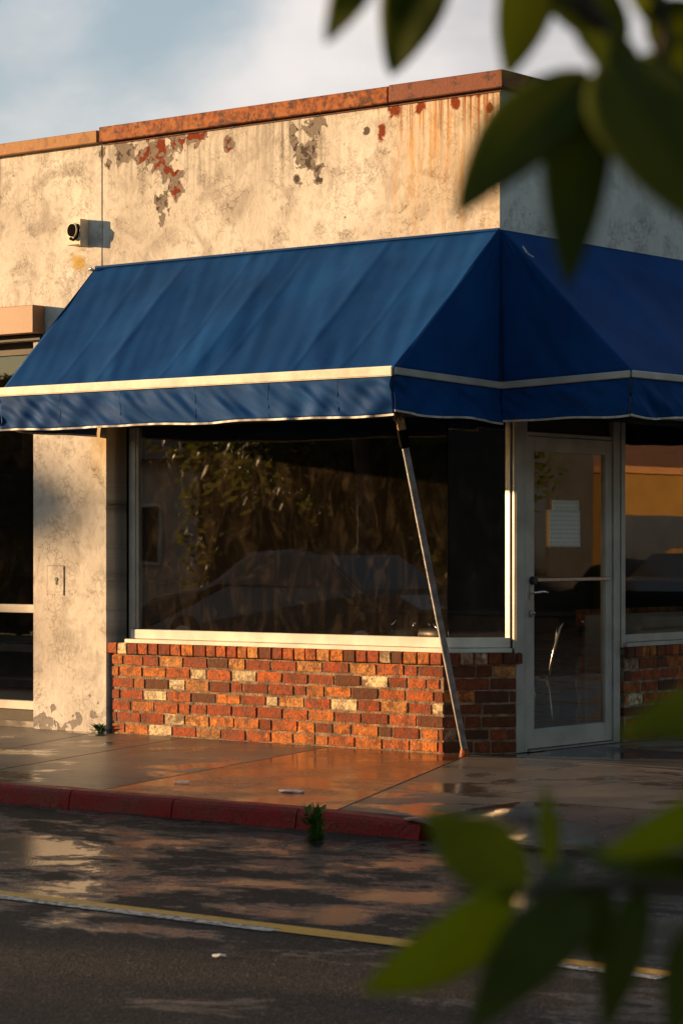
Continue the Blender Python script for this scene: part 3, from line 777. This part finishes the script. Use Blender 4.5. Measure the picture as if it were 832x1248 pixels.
# valances: folds gathered between the fixings
def valance(P,Q,nrm,sd,h=VH,per=.62,wave=.008,amp=.018):
    P=Vector(P);Q=Vector(Q);nrm=Vector(nrm); L=(Q-P).length
    def f(u,v):
        s=u*L; ph=s/per; k_=ph%1
        p=P.lerp(Q,u)
        fold=.6*math.sin(2*math.pi*(k_*1.6+v*.8*math.sin(s*2.3+sd)+sd+.4*math.sin(s*1.7)))*(.25+.75*v)*math.sin(math.pi*k_)*(.5+.8*abs(math.sin(s*1.3+sd)))
        d=amp*(fold+1.3*wr(s*5-v*2.6,v*1.2,1,sd)+.6*wr(s*15-v*5,v*1.6,1,sd+4))*min(1,v*4+.1)
        z=-h*v+wave*v*(math.sin(s*5.3+sd*3)+.6*math.sin(s*9.1+sd))
        return p+nrm*d+Vector((0,0,z))
    n=int(L/.018)
    root=MB().grid(f,n,16).build('valance',M['fabric'],aw,smooth=True,solid=.003)
    bd=MB(); pts=[f(i/n,1) for i in range(0,n+1)]
    for a,b in zip(pts,pts[1:]): bd.bar(a+Vector((0,0,-.004)),b+Vector((0,0,-.004)),.007,.013)
    bd.build('edge_binding',M['binding'],root)
    k_=.55+.13*sd%.3
    while k_<L-.2:
        sm_=MB(); u0=k_/L; prev=f(u0,.03)
        for j in range(1,9):
            nx=f(u0,j/8.2); sm_.bar(prev+nrm*.0018,nx+nrm*.0018,.004,.0016,up=nrm); prev=nx
        sm_.build('valance_seam',M['fabric'],root)
        k_+=.62+.05*math.sin(k_*7)
valance((XL1,-PR-.012,ZF-.035),(0,-PR-.012,ZF-.035),(0,-1,0),.3,wave=.004)
valance((.012,-PR-.008,ZF-.03),(.012,-.01,CZ-.03),(1,0,0),1.1,h=.225,wave=.007)
valance((.012,-.014,CZ-.03),(EX,-.014,ZF-.03),(0,-1,0),2.3,h=.225,wave=.013)
valance((EX+.012,-.01,ZF-.03),(EX+.012,LY,ZF-.03),(1,0,0),3.1,h=.235,wave=.012)
valance((XL1,-PR-.01,ZF+.004),(XL0+.02,-.01,ZF+.004),(-1,0,0),.7,h=VH+.035,wave=.004)
# trim rails
t_=MB().bar((XL1-.03,-PR-.022,ZF-.012),(.006,-PR-.022,ZF-.012),.018,.062).build('trim_rail',M['trim'],aw,bevel=.006,seg=2)
MB().bar((.022,-PR-.02,ZF-.012),(.022,-.02,CZ-.012),.016,.046).build('trim_rail',M['alu'],aw,bevel=.005)
MB().bar((.02,-.024,CZ-.012),(EX+.01,-.024,ZF-.012),.016,.046).build('trim_rail',M['alu'],aw,bevel=.005)
MB().bar((EX+.022,-.02,ZF-.012),(EX+.022,LY,ZF-.012),.016,.046).build('trim_rail',M['alu'],aw,bevel=.005)
# frame below the cloth
for x in (-3.45,-2.7,-1.8,-.9,-.03):
    MB().tube([(x-.06,-.02,ZT-.085),(x,-PR+.05,ZF-.02)],.014,8).build('rafter',M['pole'],aw,smooth=True)
    MB().tube([(x-.04,-.01,2.38),(x-.02,-.35,2.40),(x-.01,-.75,2.43),(x,-PR+.02,ZF-.02)],.012,8).build('brace',M['black'],aw,smooth=True)
for y in (.05,1.0,2.2,3.4,4.6):
    MB().tube([(.02,y,ZT-.075),(EX-.05,y,ZF-.02)],.014,8).build('rafter',M['pole'],aw,smooth=True)
    MB().tube([(.0,y+.03,1.98+.35),(.25,y,2.40),(.6,y,2.45),(EX-.02,y,ZF-.02)],.012,8).build('brace',M['black'],aw,smooth=True)
# top fixing strip and hook
MB().bar((XL0,-.012,ZT+.004),(0,-.012,ZT+.004),.02,.018).build('wall_batten',M['fabric'],aw,bevel=.004)
hk=onY(114,329,-.03); MB().tube([(hk.x-.03,0,hk.z),(hk.x-.03,-.05,hk.z),(hk.x,-.06,hk.z+.012),(hk.x+.03,-.05,hk.z-.005)],.008,8).build('end_hook',M['steel'],aw,smooth=True)
# torn pale scuff near the apex on the small end
sc_=MB()
for a,b,wd in (((637,300),(643,309),.010),((640,307),(650,313),.006)):
    p=onY(a[0],a[1],-.012); q=onY(b[0],b[1],-.012); sc_.bar(p,q,wd,.003,up=(0,1,0))
sc_.build('scuff',M['binding'],aw)

# ================================================================= leaning pole
pt=Vector((-.03,-PR+.01,ZF-.03)); pbm=gnd(566,922); pbm.z=0.012
po=thing('support_pole','grey square metal pole leaning from the awning front down to the corner pavement','pole',tuple(pbm))
kn=pbm.lerp(pt,.84)
off=Vector((.01,-.01,0))
MB().bar(pbm+Vector((0,0,.03)),kn+Vector((.0,0,0)),.040,.040,up=(1,-1,0)).build('shaft',M['pole'],po,bevel=.004)
MB().bar(kn-(pt-pbm).normalized()*.06,kn+(pt-pbm).normalized()*.06,.058,.058,up=(1,-1,0)).build('clamp',M['void'],po,bevel=.006)
d_=(pt-pbm).normalized()
MB().bar(kn+d_*.061,kn+d_*.2,.050,.042,up=(1,-1,0)).build('rusty_sleeve',M['rusty'],po,bevel=.003)
MB().bar(kn+d_*.201,pt,.040,.034,up=(1,-1,0)).build('upper_shaft',M['pole'],po,bevel=.003)
MB().tube([kn+d_*.3+Vector((-.012,-.022,0)),kn+d_*.3+Vector((-.016,-.032,0))],.022,12).build('bolt_head',M['trim'],po)
MB().tube([kn+d_*.13+Vector((-.012,-.02,0)),kn+d_*.13+Vector((-.016,-.034,0))],.016,12).build('bolt_head',M['black'],po)
ft=MB(); ft.tube([pbm+Vector((0,0,-.012)),pbm+Vector((0,0,.012)),pbm+Vector((0,0,.05))],[.036,.032,.024],12); ft.build('foot',M['rusty'],po)

# ================================================================= inside: chairs, counter, tables
def chair(name,label,loc,rz,grp=None):
    t=thing(name,label,'chair',loc,grp); t.rotation_euler=(0,0,rz)
    o=Vector(loc)
    def tb(pts,r_,nm,mat): 
        m_=MB(); m_.tube([o+Vector(p) for p in pts],r_,8); return m_.build(nm,mat,t,smooth=True)
    for sx in (-1,1):
        tb([(sx*.20,-.20,0),(sx*.19,-.19,.25),(sx*.18,-.17,.44)],.011,'leg',M['chrome'])
        tb([(sx*.20,.24,0),(sx*.18,.20,.25),(sx*.175,.17,.44),(sx*.17,.21,.62),(sx*.15,.26,.82),(sx*.12,.27,.86)],.011,'leg',M['chrome'])
    m_=MB(); m_.box(tuple(o+Vector((-.2,-.2,.44))),tuple(o+Vector((.2,.2,.49)))); m_.build('seat',M['vinyl'],t,bevel=.015,seg=2)
    m_=MB(); m_.grid(lambda u,v:o+Vector((-.16+.32*u,.215+.03*v-.03*math.sin(math.pi*u),.60+.22*v)),8,4); m_.build('backrest',M['vinyl'],t,solid=.02,smooth=True)
    return t
chair('dining_chair','chrome legged dark chair inside, seen low through the door glass',(-.62,1.40,0),R(-90))
chair('dining_chair','chrome legged dark chair inside, seen through the cut corner pane',(-.80,.62,0),R(160))
chair('dining_chair','chrome legged dark chair inside, left of the leaning pole behind the big window',(-1.35,.66,0),R(15))
def table(label,loc):
    t=thing('dining_table',label,'table',loc); o=Vector(loc)
    m_=MB(); m_.box(tuple(o+Vector((-.35,-.35,.72))),tuple(o+Vector((.35,.35,.75)))); m_.build('table_top',M['wood'],t,bevel=.006)
    m_=MB(); m_.tube([o+Vector((0,0,.03)),o+Vector((0,0,.72))],.03,12); m_.build('pedestal',M['black'],t)
    m_=MB(); m_.tube([o+Vector((0,0,0)),o+Vector((0,0,.03))],.22,20); m_.build('table_foot',M['black'],t)
table('small square dark table inside the shop behind the big window',(-2.5,1.5,0))
ct=thing('counter','long low dark wooden counter inside, along the bottom of the big window','counter',(-2.0,2.2,0))
box((-3.0,2.2,0),(-1.0,2.7,.86)).build('counter_front',M['wood'],ct,bevel=.006); box((-3.05,2.15,.862),(-.95,2.75,.90)).build('counter_top',M['dark_floor'],ct,bevel=.006)
# low panelled board behind the right-hand window
bd=thing('window_board','grey board in an orange wooden frame standing inside the right hand window','board',(-.45,post1+.2,0))
za=onX(780,785,-.4).z; zc=onX(800,740,-.4).z
box((-.44,post1+.0,.02),(-.42,4.5,zc-.04)).build('board_panel',M['alu'],bd)
f=MB(); f.box((-.45,post1,zc-.039),(-.41,4.5,zc)); f.box((-.45,post1-.06,.02),(-.41,post1-.001,zc)); f.build('board_frame',M['rusty'],bd,bevel=.003)

# ================================================================= small things on the ground
def scrap(name,label,px,py,r_,sd,zz=0.0,cat='litter'):
    p=gnd(px,py,zz); rnd=random.Random(sd); m_=MB(); n=11
    ring=[]
    for i in range(n):
        a=2*math.pi*i/n; q=r_*rnd.uniform(.6,1.1); ring.append(m_.vert((p.x+q*1.25*math.cos(a),p.y+q*.8*math.sin(a),zz+.004+rnd.uniform(0,.010))))
    c0=m_.vert((p.x,p.y,zz+.014))
    for i in range(n): m_.face((ring[i],ring[(i+1)%n],c0))
    me_=m_.build(name,M['litter'],None,solid=.003); 
    c=Vector((p.x,p.y,zz)); me_.data.transform(Matrix.Translation(-c)); me_.location=c
    tag(me_,label,cat)
scrap('paper_scrap','crumpled white paper scrap on the wet orange pavement slab near the kerb weed',357,966,.075,3)
scrap('paper_scrap','small pale paper scrap on the grey pavement slab, left of the larger one',221,955,.05,5)
scrap('paper_scrap','tiny white scrap lying on the asphalt below the lane line',268,1168,.028,9,ZR)
def weed(name,label,px,py,zz,hgt,n,sd,spread):
    p=gnd(px,py,zz); rnd=random.Random(sd); t=thing(name,label,'weed',tuple(p))
    m_=MB()
    for i in range(n):
        a=rnd.uniform(0,2*math.pi); le=hgt*rnd.uniform(.5,1.1); out=spread*rnd.uniform(.2,1)
        b=p+Vector((rnd.uniform(-.03,.03),rnd.uniform(-.02,.02),0))
        tip=b+Vector((math.cos(a)*out,math.sin(a)*out,le))
        mid_=b.lerp(tip,.55)+Vector((0,0,le*.18)); sd_=Vector((-math.sin(a),math.cos(a),0))*rnd.uniform(.006,.013)
        for k in range(5):                    # leaflets up the stem
            s0=b.lerp(mid_,k/4) if k<4 else mid_
            aa=rnd.uniform(0,6.28); l=le*rnd.uniform(.18,.38); dr=Vector((math.cos(aa),math.sin(aa),rnd.uniform(.1,.9))).normalized()
            w_=dr.cross(Vector((0,0,1))).normalized()*l*.26
            m1=s0+dr*l*.45
            i0=m_.vert(s0);i1=m_.vert(m1+w_);i2=m_.vert(s0+dr*l);i3=m_.vert(m1-w_+Vector((0,0,.004)))
            m_.face((i0,i1,i2)); m_.face((i0,i2,i3))
        i0=m_.vert(b-sd_*.5);i1=m_.vert(b+sd_*.5);i2=m_.vert(mid_+sd_);i3=m_.vert(mid_-sd_);i4=m_.vert(tip)
        m_.face((i0,i1,i2,i3)); m_.face((i3,i2,i4))
    m_.build('foliage',M['weed'],t,recalc=False,solid=.0008)
weed('weed','leafy green weed growing out of the gutter against the red kerb',384,1024,ZR,.18,20,4,.11)
weed('weed','low green weed at the foot of the plaster pier beside the bricks',124,893,0,.07,34,8,.10)

# ================================================================= the tree the photo is taken through
def leaf(base,tip,wd,roll,mat,par,curl=.12,fold=.12,twist=0.):
    base=Vector(base);tip=Vector(tip); ax=tip-base; L=ax.length; ax.normalize()
    view=(CAMP-base.lerp(tip,.5)).normalized()
    sdv=ax.cross(view).normalized(); up=sdv.cross(ax).normalized()
    rt=Matrix.Rotation(roll,3,ax); sdv=rt@sdv; up=rt@up
    def f(u,v):
        s=(u-.5)*2; w_=wd*.5*(math.sin(math.pi*min(1,v**.82))**.75 if 0<v<1 else 0)*(1-.12*v)
        return base+ax*L*v+sdv*w_*s+up*(curl*L*(math.sin(math.pi*v*.9))-abs(s)*-fold*w_+ .0012*math.sin(v*12+s*2)*abs(s))
    return MB().grid(f,8,18).build('leaf',mat,par,smooth=True,solid=.0006,recalc=False)
tc=Vector((CAMP.x+.95*CT-1.7*ST, CAMP.y+.95*ST+1.7*CT, 0))
tr=thing('sapling','young street tree whose out-of-focus leafy branches hang across the right of the view','tree',(tc.x,tc.y,0))
MB().tube([tc+Vector((0,0,-.02)),tc+Vector((.01,.01,.8)),tc+Vector((-.02,0,1.6)),tc+Vector((-.06,.02,2.4)),tc+Vector((.02,.05,3.2))],[.05,.042,.036,.028,.015],12).build('trunk',M['bark'],tr,smooth=True)
Zt=1.75; Zb=1.7
T0=tc+Vector((-.03,0,1.62))
br1=[T0, at(930,330,Zt),at(865,215,Zt),at(800,115,Zt),at(735,35,Zt),at(690,-40,Zt+.02),at(640,-110,Zt)]
MB().tube(br1,[.015,.011,.0085,.0075,.006,.004,.003],10).build('branch',M['bark'],tr,smooth=True)
MB().tube([at(768,78,Zt),at(725,30,Zt+.05),at(668,8,Zt+.08),at(630,-25,Zt+.1)],[.004,.003,.0025,.002],8).build('twig',M['bark'],tr,smooth=True)
MB().tube([at(800,115,Zt),at(812,40,Zt),at(800,-30,Zt)],[.006,.0045,.003],8).build('twig',M['bark'],tr,smooth=True)
MB().tube([at(735,35,Zt),at(600,-70,Zt),at(480,-90,Zt)],[.005,.0035,.002],8).build('twig',M['bark'],tr,smooth=True)
T1=tc+Vector((-.02,0,.86))
MB().tube([T1,at(960,1110,Zb),at(860,1085,Zb),at(760,1078,Zb),at(690,1082,Zb),at(615,1090,Zb)],[.012,.008,.006,.005,.004,.002],10).build('branch',M['bark'],tr,smooth=True)
MB().tube([at(900,1095,Zb),at(930,980,Zb),at(905,880,Zb)],[.005,.004,.003],8).build('twig',M['bark'],tr,smooth=True)
LV=[ # base px, tip px, width px, depth base/tip, roll, material
 ((462,-70),(398,52),52,1.75,1.78,.3,'leaf_dark'),
 ((540,-95),(477,92),88,1.9,1.95,.35,'leaf_mid'),
 ((652,-70),(614,98),78,1.8,1.75,-.3,'leaf_dark'),
 ((716,85),(556,266),98,1.75,1.68,.5,'leaf_dark'),
 ((706,92),(690,355),88,1.75,1.66,-.1,'leaf_mid'),
 ((745,70),(872,292),150,1.72,1.62,-.35,'leaf_dark'),
 ((760,60),(640,-60),80,1.8,1.85,.5,'leaf_dark'),
 ((790,110),(700,45),60,1.75,1.72,.7,'leaf_dark'),
 ((790,5),(890,75),90,1.75,1.8,.2,'leaf_dark'),
 ((806,40),(768,-40),44,1.75,1.8,.4,'leaf'),
 ((760,90),(905,170),100,1.8,1.9,-.6,'leaf_dark'),
 ((640,1092),(517,994),92,1.7,1.72,.62,'leaf'),
 ((632,1092),(436,1206),84,1.7,1.62,-.65,'leaf'),
 ((716,1085),(572,1262),92,1.7,1.6,.3,'leaf_dark'),
 ((668,1060),(663,960),30,1.72,1.75,.5,'leaf'),
 ((920,858),(750,902),66,1.7,1.66,.6,'leaf'),
 ((925,948),(724,1044),62,1.7,1.62,-.6,'leaf'),
 ((782,1082),(738,1262),58,1.7,1.66,.3,'leaf_dark'),
 ((700,1045),(640,1130),40,1.78,1.78,.2,'leaf_pale'),
 ((735,1080),(720,1180),44,1.72,1.7,.2,'leaf_dark'),
 ((862,1110),(818,1275),62,1.7,1.66,.3,'leaf_dark'),
 ((840,1085),(700,1035),46,1.78,1.85,.8,'leaf_dark'),
 ((830,1085),(905,1000),60,1.74,1.7,.4,'leaf_dark'),
 ((770,1080),(845,1040),60,1.74,1.7,.5,'leaf_dark'),
]
for b,t_,wpx,z0,z1,rl,mt in LV:
    B_=at(b[0],b[1],z0); T_=at(t_[0],t_[1],z1)
    leaf(B_,T_,wpx/F*(z0+z1)/2/max(.5,math.cos(rl)),rl,M[mt],tr,curl=.05)
    j=B_+(B_-T_).normalized()*.006

# ================================================================= the other side of the street (seen in the panes; some added for shade)
def bigtree(label,loc,h,rad,seed,nleaf=2600,squash=1.,kind='tree',grp=None,extra=()):
    rnd=random.Random(seed); o=Vector(loc); t=thing('street_tree',label,'tree',loc,grp)
    m_=MB(); top=h-rad*squash
    m_.tube([o+Vector((0,0,-.1)),o+Vector((.05,0,top*.5)),o+Vector((0,.1,top)),o+Vector((.1,0,h-rad*.5))],[.22,.17,.12,.05],10)
    cl=[]
    for i in range(9):
        a=rnd.uniform(0,6.28); q=rnd.uniform(.2,.75)*rad; c=o+Vector((math.cos(a)*q,math.sin(a)*q,h-rad*squash+rnd.uniform(-.55,.6)*rad*squash)); cl.append((c,rad*rnd.uniform(.3,.55)))
        m_.tube([o+Vector((0,0,top*.75)),(o+Vector((0,0,top))).lerp(c,.5),c],[.09,.06,.02],6)
    m_.build('trunk',M['bark'],t,smooth=True)
    for c,rr in extra:
        cl.append((Vector(c),rr)); cl.append((Vector(c),rr))
    lf=MB()
    for i in range(nleaf):
        c,rr=rnd.choice(cl); v=Vector((rnd.gauss(0,1),rnd.gauss(0,1),rnd.gauss(0,1))).normalized()*rr*rnd.uniform(.5,1.08)
        v.z*=squash; p=c+v; s=rnd.uniform(.06,.15); a=Vector((rnd.gauss(0,1),rnd.gauss(0,1),rnd.gauss(0,1))).normalized(); b=a.orthogonal().normalized()
        lf.face([lf.vert(p-a*s),lf.vert(p+b*s*.5),lf.vert(p+a*s),lf.vert(p-b*s*.5)])
    lf.build('crown',M['tree_leaf'],t,recalc=False)
    return t
def palm(label,loc,h,seed):
    rnd=random.Random(seed); o=Vector(loc); t=thing('palm_tree',label,'palm',loc)
    pts=[o+Vector((.15*math.sin(k*.7),0,h*k/6)) for k in range(7)]
    MB().tube(pts,[.2,.17,.15,.14,.13,.13,.15],12).build('trunk',M['bark'],t)
    m_=MB(); top=pts[-1]
    for i in range(26):
        a=rnd.uniform(0,6.28); el=rnd.uniform(-.5,1.1); L=rnd.uniform(1.1,1.7); dr=Vector((math.cos(a)*math.cos(el),math.sin(a)*math.cos(el),math.sin(el)))
        sd_=dr.cross(Vector((0,0,1))).normalized(); prev=top
        for k in range(1,9):
            q=top+dr*L*k/8-Vector((0,0,.10*(k/3)**2)); wv=.32*math.sin(math.pi*(k+.5)/9)
            for sg in (-1,1):
                i0=m_.vert(prev);i1=m_.vert(q);i2=m_.vert(q+sd_*sg*wv-Vector((0,0,.12))); m_.face((i0,i1,i2))
            prev=q
    m_.build('crown',M['tree_leaf'],t,recalc=False)
bigtree('broad low tree mirrored toward the right of the big window',(-11.6,-16.6,0),4.6,2.1,1,3600,1.0)
bigtree('leafy tree mirrored in the middle of the big window',(-15.2,-17.4,0),5.0,2.2,2,3600,1.)
bigtree('thin tree mirrored at the left of the big window beside a cream bungalow',(-19.5,-19.5,0),5.2,1.6,3,1500,1.)
palm('slender palm across the street mirrored in the big window',(-13.6,-15.6,0),4.4,5)
def hedge(label,a,b,y0,y1,h,seed,n):
    rnd=random.Random(seed); t=thing('hedge',label,'hedge',((a+b)/2,(y0+y1)/2,0))
    m_=MB(); m_.grid(lambda u,v:Vector((a+.2+(b-a-.4)*u,(y0+y1)/2+ (y1-y0)*.34*math.cos(math.pi*v)*(1+.2*wr(u*(b-a),v*3)),(h-.12+.10*wr(u*(b-a)*.9,0,1,seed))*math.sin(math.pi*v)**.35)),int((b-a)*3),14); m_.build('opaque_core',M['bark'],t,recalc=False)  # solid core added so no sun passes between the leaves
    lf=MB()
    for i in range(n):
        x=rnd.uniform(a,b); z_=rnd.uniform(0,1); hh=h+.12*wr(x*.9,0,1,seed)+.10*wr(x*3,0,1,seed)
        if rnd.random()<.25: p=Vector((x,rnd.uniform(y0+.2,y1-.2),hh+rnd.uniform(-.15,.08)))
        else: p=Vector((x,rnd.choice((y0,y1))+rnd.uniform(-.1,.1)+.12*wr(x*2,z_*5),hh*z_))
        s_=rnd.uniform(.05,.12); q=Vector((rnd.gauss(0,1),rnd.gauss(0,1),rnd.gauss(0,1))).normalized(); r2=q.orthogonal().normalized()
        lf.face([lf.vert(p-q*s_),lf.vert(p+r2*s_*.5),lf.vert(p+q*s_),lf.vert(p-r2*s_*.5)])
    lf.build('foliage',M['tree_leaf'],t,recalc=False); return t
hedge('long tall hedge added out of view toward the sun to shade the road and kerb',-36,-19.2,-16,-14.3,4.05,4,16000)  # added sun blocker, tall enough to put road and kerb in shade
hedge('set back length of tall hedge behind the mirrored trees',-19.5,-4,-19.6,-18.2,3.7,6,17000)
def house(name,label,a,b,mat,zr=3.2,gable=True,cat='house',wins=3):
    t=thing(name,label,cat,((a[0]+b[0])/2,(a[1]+b[1])/2,0))
    box((a[0],a[1],-.1),(b[0],b[1],zr)).build('wall',mat,t,bevel=.02)
    if gable:
        m_=MB(); ym=(a[1]+b[1])/2; e=.5; v=[m_.vert(p) for p in ((a[0]-e,a[1]-e,zr),(b[0]+e,a[1]-e,zr),(b[0]+e,b[1]+e,zr),(a[0]-e,b[1]+e,zr),(a[0]-e,ym,zr+1.7),(b[0]+e,ym,zr+1.7))]
        for q in ((v[0],v[1],v[5],v[4]),(v[2],v[3],v[4],v[5]),(v[1],v[2],v[5]),(v[3],v[0],v[4]),(v[3],v[2],v[1],v[0])): m_.face(q)
        m_.build('roof',M['tile'],t)
    else:
        box((a[0]-.1,a[1]-.1,zr+.002),(b[0]+.1,b[1]+.1,zr+.25)).build('parapet',M['cope_tan'],t,bevel=.02)
    for i in range(wins):
        x=a[0]+(b[0]-a[0])*(.2+.3*i); y=b[1]
        fr=box((x-.6,y-.02,1.0),(x+.6,y+.06,2.3)).build('window',M['alu_white'],t,bevel=.01)
        box((x-.52,y+.062,1.08),(x+.52,y+.07,2.22)).build('pane',M['pane'],fr)
    return t
house('bungalow','cream bungalow with a shingle roof mirrored in the left of the big window',(-31,-33),(-22.5,-25),M['stucco_w'])
house('bungalow','low cream bungalow behind the set back hedge',(-9,-32),(1,-26),M['stucco_w'],3.0)
bigtree('round crowned tree far down the opposite pavement toward the low sun',(-41.2,-13.3,0),5.66,1.55,21,11000,1.,extra=(((-41.2,-13.3,3.8),1.15),((-40.7,-13.0,3.4),1.1),((-41.5,-13.6,4.0),1.1),((-37.75,-13.25,6.25),.30),((-38.9,-13.3,5.3),.35)))  # extra leaf clumps added to shape the shadow on the pier
def sideb():
    t=thing('yellow_shop','yellow walled shop up the side street, mirrored in the right hand window','building',(16,26,0))
    box((14.2,24.4,-.1),(22,27.6,2.7)).build('wall',M['stucco_y'],t,bevel=.02)
    box((14.1,24.35,2.7),(22.1,27.65,2.82)).build('parapet',M['cope_tan'],t)
    box((14.12,24.45,-.05),(14.19,27.55,1.95)).build('window',M['pane'],t)
    t=thing('pink_shop','pink plaster shop beyond the yellow one up the side street','building',(16,34,0))
    box((14.2,27.7,-.1),(22,42,3.6)).build('wall',M['pink'],t,bevel=.02); box((14.12,31,.9),(14.19,36,2.4)).build('window',M['pane'],t)
    t=thing('brown_shop','dark brown shop up the side street before the yellow one','building',(17,15,0))
    box((14.6,8,-.1),(22,24.2,4.8)).build('wall',M['slate'],t,bevel=.02)
    box((14.5,7.9,4.81),(22.1,24.25,5.0)).build('parapet',M['cope_dark'],t)
    for y_ in (10,13.5,17,20.5):
        fr=box((14.55,y_,.9),(14.62,y_+2.2,2.5)).build('window',M['alu_dark'],t,bevel=.01); box((14.53,y_+.1,1.),(14.545,y_+2.1,2.4)).build('pane',M['pane'],fr)
    t=thing('warehouse','tall dark grey warehouse behind the yellow shop up the side street','building',(26,35,0))
    box((23,20,-.1),(34,60,8)).build('wall',M['slate'],t,bevel=.02); box((22.9,19.9,8.01),(34.1,60.1,8.3)).build('parapet',M['cope_dark'],t)
    for i_,y_ in enumerate((15.5,20.)):
        bigtree(('nearer','farther')[i_]+' of two bushy trees up the side street before the brown shop',(13.9,y_,0),4.6,1.5,40+i_,1800,1.)
sideb()
house('grey_house','dark grey house added out of view to darken what the cut corner pane mirrors',(16.5,-25),(34,-14.5),M['slate'],6.5,False,wins=0)  # unseen house added so the cut corner pane mirrors something dark
def car(label,loc,rz,mat):
    t=thing('parked_car',label,'car',loc); t.rotation_euler=(0,0,rz); o=Vector(loc)
    m_=MB(); prof=[(-2.2,.35),(-2.25,.75),(-1.9,.92),(-1.35,.98),(-.75,1.38),(-.2,1.46),(.45,1.42),(1.05,1.02),(1.9,.86),(2.25,.66),(2.25,.35)]
    rings=[]
    for yy_,sc in ((-.86,.0),(-.82,1),(.82,1),(.86,0)):
        rings.append([m_.vert(o+Vector((x,yy_*(1-.14*max(0,z-.95)/.5),z if z<.5 or sc else z-.03))) for x,z in prof])
    for a,b in zip(rings,rings[1:]):
        for k in range(len(prof)): m_.face((a[k],a[(k+1)%len(prof)],b[(k+1)%len(prof)],b[k]))
    m_.face(rings[0]); m_.face(rings[-1][::-1]); m_.build('body',mat,t,bevel=.03,seg=2)
    for sg in (-1,1):
        m_=MB(); q=[(-1.2,1.0),(-.72,1.32),(-.2,1.40),(.4,1.36),(.9,1.03)]
        pl=[m_.vert(o+Vector((x,sg*(.87*(1-.14*(z-.95)/.5)+.004),z))) for x,z in q]; m_.face(pl); m_.build('side_window',M['pane'],t,solid=.006)
        for x in (-1.4,1.4):
            wh=MB().tube([o+Vector((x,sg*.70,.32)),o+Vector((x,sg*.88,.32))],.32,20).build('wheel',M['black'],t,bevel=.02)
            MB().tube([o+Vector((x,sg*.881,.32)),o+Vector((x,sg*.892,.32))],.19,16).build('rim',M['steel'],wh)
        m_=MB(); m_.box(tuple(o+Vector((2.2,sg*.62-.15,.62))),tuple(o+Vector((2.27,sg*.62+.15,.74)))); m_.build('headlight',M['alu'],t,bevel=.01)
    return t
car('grey sedan parked at the opposite kerb, mirrored in the big window',(-10.2,-10.4,ZR),R(180),M['car'])
car('dark sedan parked up the side street, mirrored in the right hand window',(12.2,24.2,ZR),R(90),M['car'])

# ================================================================= light and sky
SUNV=Vector((-2.5,-1.0,.34)).normalized()
elev=math.asin(SUNV.z)
sun=bpy.data.lights.new('sun','SUN'); sun.energy=5.0; sun.angle=R(.6); sun.color=(1,.625,.305)
so_=bpy.data.objects.new('sun',sun); COL.objects.link(so_); so_.rotation_euler=SUNV.to_track_quat('Z','Y').to_euler(); so_.location=(-20,-8,12)
t=NT('World',True); S.world=t.owner
sky=t.node('ShaderNodeTexSky',sky_type='NISHITA'); sky.sun_disc=False; sky.sun_elevation=elev
sky.sun_rotation=math.atan2(SUNV.x,SUNV.y)
sky.air_density=1.; sky.dust_density=.6; sky.ozone_density=2.2
tcn=t.node('ShaderNodeTexCoord').outputs['Generated']
x,y,z=t.sep(tcn)
den=t.m('ADD',t.m('MAXIMUM',z,0.),.22)
q=t.comb(t.m('DIVIDE',x,den),t.m('DIVIDE',y,den),t.m('MULTIPLY',z,2.))
n=t.noise(t.vm('ADD',t.scale(tcn,(1,1,1.7)),(.37,.21,.0)),3.6,7,.5,.15)
fwd=t.mr(t.vm('DOT_PRODUCT',tcn,(-.60,.78,.15)),.55,.93)
cm=t.m('MULTIPLY',t.mr(n,.38,.53),t.m('ADD',.12,t.m('MULTIPLY',fwd,.88)))
cl=t.mix(t.mr(t.noise(t.scale(tcn,(1,1,2)),5,5),.35,.65),(3.7,3.55,3.6),(5.9,5.45,5.2))
cc=t.mix(t.m('MULTIPLY',cm,.9),t.mix(t.m('MULTIPLY',fwd,.5),t.mix(1,sky.outputs[0],(1.12,1.03,.86),'MULTIPLY'),(3.5,3.9,4.5)),cl)
bg=t.node('ShaderNodeBackground'); t.l.new(cc,bg.inputs[0]); bg.inputs[1].default_value=.068
wo=t.node('ShaderNodeOutputWorld'); t.l.new(bg.outputs[0],wo.inputs[0])

cam=bpy.data.cameras.new('camera'); co=bpy.data.objects.new('camera',cam); COL.objects.link(co)
co.location=CAMP; co.rotation_euler=(R(90),0,TH)
cam.sensor_fit='HORIZONTAL'; cam.sensor_width=24; cam.lens=F/832*24; cam.shift_y=43/832
cam.clip_start=.05; cam.clip_end=2000
cam.dof.use_dof=True; cam.dof.focus_distance=16.9; cam.dof.aperture_fstop=6.2
S.camera=co
S.render.engine='CYCLES'
S.view_settings.view_transform='Standard'; S.view_settings.look='None'; S.view_settings.exposure=1.25; S.view_settings.gamma=1
S.cycles.max_bounces=10; S.cycles.transparent_max_bounces=16
S.cycles.sample_clamp_indirect=6
S.cycles.use_denoising=True
